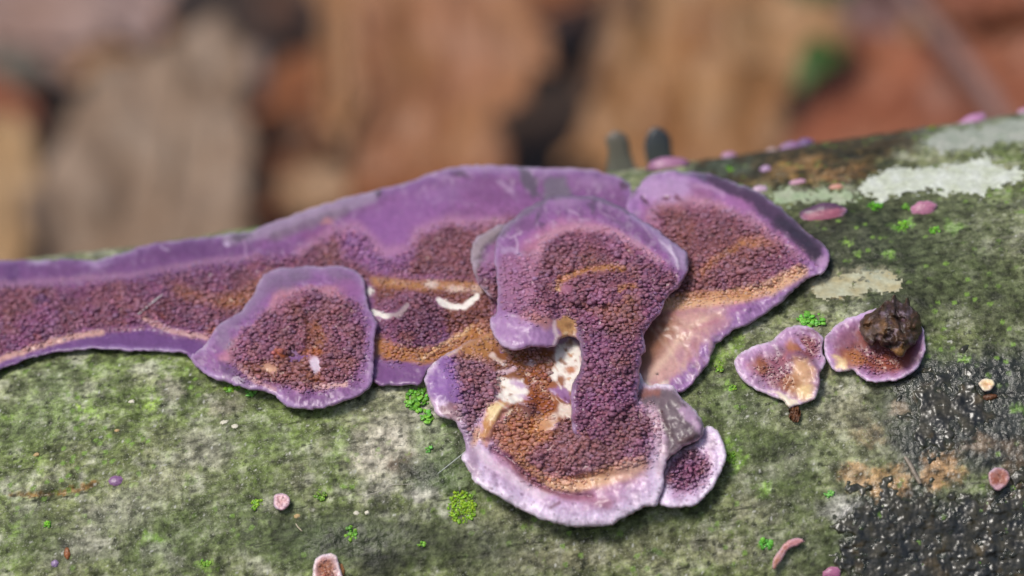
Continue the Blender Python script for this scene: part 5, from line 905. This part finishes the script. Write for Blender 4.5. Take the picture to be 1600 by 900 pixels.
LV = [
 # poly, z, tilt, yaw, colour, colour2, label, bulge, vein
 ([(70,430),(44,330),(96,250),(120,160),(175,85),(270,60),(335,30),(388,70),(380,170),(398,240),(384,310),(410,390),(380,470),(200,480)], .014, .55, .1, (168,140,116), (150,120,92), 'broad pale tan leaf standing behind the violet band', 3, [(240,470),(250,330),(270,200),(300,60)]),
 ([(-40,-60),(150,-60),(170,20),(160,90),(120,140),(60,110),(-40,130)], .010, .5, -.1, (176,144,132), (164,128,112), 'pinkish brown leaf above the cream strip', 2.5, [(30,-50),(70,40),(100,130)]),
 ([(150,-60),(280,-60),(268,10),(245,50),(215,72),(180,56),(158,20)], .024, .6, .2, (182,154,148), (164,130,118), 'mauve lobed leaf tip overlapping the broad tan leaf', 2, [(215,-50),(214,60)]),
 ([(-60,190),(10,185),(50,210),(60,300),(50,420),(-60,440)], .014, .5, 0, (198,160,112), (176,136,88), 'cream coloured leaf edge at the foot of the pinkish leaf', 2, [(0,190),(10,420)]),
 ([(-60,150),(20,140),(60,170),(40,210),(-60,230)], .012, .4, .2, (164,92,52), (140,74,40), 'rusty red leaf scrap above the cream leaf', 2, None),
 ([(-60,80),(30,85),(60,120),(30,150),(-60,150)], .008, .4, .2, (110,104,92), (96,94,80), 'grey green leaf scrap above the rusty one', 1.5, None),
 ([(486,-60),(566,-60),(556,40),(560,120),(548,200),(530,250),(508,200),(498,120),(505,40)], .020, .75, -.1, (196,144,96), (176,120,70), 'narrow upright tan leaf between the two broad leaves', 2.5, [(515,-40),(520,100),(525,230)]),
 ([(432,280),(470,262),(530,268),(545,310),(490,345),(440,330)], .016, .5, .1, (178,138,98), (156,112,70), 'short tan leaf stub in front of the dark gap', 2, None),
 ([(400,200),(450,190),(505,215),(520,265),(470,290),(420,280)], .006, .4, .1, (126,74,24), (84,48,18), 'dark orange leaf lying in the gap between leaves', 2, None),
 ([(385,80),(412,90),(418,150),(402,180),(380,150)], .018, .6, .3, (158,134,126), (130,104,96), 'small greyish leaf flake against the broad tan leaf', 2, None),
 ([(575,-60),(820,-60),(834,30),(866,100),(838,130),(822,180),(776,205),(796,255),(770,330),(660,370),(560,340),(552,240),(590,150),(572,70)], .016, .6, 0, (176,120,72), (172,112,74), 'big orange brown leaf standing behind the colony', 3.5, [(690,360),(690,200),(700,-40)]),
 ([(1000,-60),(1060,-60),(1180,-50),(1245,10),(1250,100),(1225,180),(1235,260),(1120,300),(960,300),(925,250),(868,262),(884,205),(915,180),(948,100),(985,20)], .014, .55, .05, (184,134,80), (160,106,56), 'wide golden tan leaf behind the upturned brackets', 3.5, [(1040,290),(1060,150),(1100,-40)]),
 ([(1150,20),(1300,15),(1320,70),(1240,110),(1140,90)], .026, .5, .3, (202,156,108), (180,132,82), 'light tan leaf tip above the green leaf', 2, None),
 ([(1250,170),(1300,90),(1400,50),(1540,60),(1660,90),(1660,260),(1400,290),(1240,280)], .012, .5, -.1, (176,104,64), (158,86,52), 'reddish brown leaf behind the pink slab', 3, [(1250,250),(1400,150),(1600,80)]),
 ([(1450,-60),(1660,-60),(1660,130),(1560,150),(1490,70)], .010, .5, .1, (164,94,60), (140,78,48), 'russet leaf on the far side of the grey twig', 2.5, [(1600,-40),(1560,120)]),
 ([(1310,10),(1400,0),(1410,60),(1370,90),(1320,80)], .017, .5, .1, (132,92,86), (116,78,66), 'small dull mauve leaf beside the grey twig', 2, None),
 ([(950,-60),(1010,-60),(985,50),(950,120),(915,170),(905,140),(935,60)], .022, .7, .2, (140,98,58), (104,68,40), 'folded brown leaf edge along the dark gap', 3, None),
 ([(860,-60),(950,-60),(930,40),(890,90),(860,60)], .003, .4, .2, (74,44,26), (56,34,22), 'blackish brown leaf deep in the gap', 2, None),
 ([(400,-60),(470,-60),(476,40),(440,70),(395,30)], .007, .5, .2, (96,60,34), (70,42,24), 'brown leaf lying under the narrow upright leaf', 2, None),
]
for i, (pl, z, ti, ya, c1_, c2_, lab, bu, ve) in enumerate(LV): leaf(pl, z, ti, ya, c1_, c2_, lab, 1000 + 17 * i, bu, ve)
leaf([(1238,140),(1245,105),(1275,82),(1318,84),(1300,112),(1270,138),(1248,146)], .030, .5, .2, (76,118,24), (60,98,20), 'small fresh green leaf lying on the tan leaves', 1400, 1.5, None, cat='leaf', group=None, name='green_leaf')
leaf([(1215,-50),(1330,-50),(1330,4),(1280,14),(1230,6)], .024, .5, .2, (84,104,56), (66,92,44), 'dull green leaf above the light tan leaf tip', 1410, 1.5, None, cat='leaf', group=None, name='green_leaf')
# grey twig
Q = catmull([(1395,-50),(1430,10),(1490,80),(1535,140),(1570,200)], 8, closed=False); d2 = rays(Q[:, 0], Q[:, 1]); t2 = (CAM[2] - np.linspace(.030, .024, len(Q))) / -d2[:, 2]; Pt = CAM + d2 * t2[:, None]
Vt, Ft = tube(Pt, 0.0015 * (1 + 0.12 * np.sin(np.arange(len(Q)) * 1.3)), 10); o = make_obj('twig', Vt, Ft, M_WOOD, None, np.broadcast_to(lin((140,108,98)), (len(Vt), 3))); tag(o, 'grey mauve twig lying across the russet leaves', 'twig'); recentre(o, Pt[0])
# loose leaves further out, mostly out of the picture, of one ovate kind
def ovate(name, L_, W_, col, label, seed, loc, rz, tilt):
    n = 18; rng = np.random.default_rng(seed); V = []; C = []; F = []; m = 9
    for i in range(n):
        t = i / (n - 1); hw = W_ * (math.sin(math.pi * t ** 0.8) ** 0.75) * 0.5 + 0.0004
        for j in range(m):
            s = -1 + 2 * j / (m - 1); V.append((s * hw * (1 + 0.06 * math.sin(9 * t * 6)), (t - 0.5) * L_, 0.004 * (t - 0.5) ** 2 * 4 * math.cos(seed) + 0.18 * hw * s * s + 0.0008 * math.sin(t * 40 + abs(s) * 3))); C.append(lin(col) * rng.uniform(0.85, 1.15))
    for i in range(n - 1):
        for j in range(m - 1): a = i * m + j; F.append((a, a + 1, a + m + 1, a + m))
    V = np.array(V); k = len(V); V = np.r_[V, V - [0, 0, 0.0004]]; C = C + C; F = F + [tuple(x + k for x in f[::-1]) for f in F]
    root = empty(name, loc); root.rotation_euler = (tilt, tilt * 0.6, rz); make_obj('blade', V, F, M_LEAF, root, np.array(C))
    Vt, Ft = tube([(0, (t - 0.5) * L_, 0.0009) for t in np.linspace(-0.15, 0.98, 12)], np.linspace(0.0007, 0.0003, 12), 6); make_obj('midrib', Vt, Ft, M_LEAF, root, np.broadcast_to(lin(col) * 0.6, (len(Vt), 3))); tag(root, label, 'leaf', 'loose ovate leaves on the soil'); return root
rng = np.random.default_rng(12); cols = [((150,98,56),'brown'),((172,126,80),'tan'),((128,76,40),'dark rust'),((164,132,104),'grey tan')]
for i in range(46):
    if i > 23: break
    c_, nm = cols[i % 4]; x, y = rng.uniform(-0.22, 0.26), rng.uniform(0.10, 0.5)
    while 360 < project(np.array([x, y, 0.005]))[0] < 540 or 760 < project(np.array([x, y, 0.005]))[0] < 980: x, y = rng.uniform(-0.22, 0.26), rng.uniform(0.10, 0.5)
    ovate('ovate_leaf', rng.uniform(.045, .075), rng.uniform(.024, .036), c_, f'loose {nm} ovate leaf lying flat on the soil behind the log', i, (x, y, 0.004 + 0.006 * rng.random()), rng.uniform(0, 6.28), rng.uniform(-.2, .2))
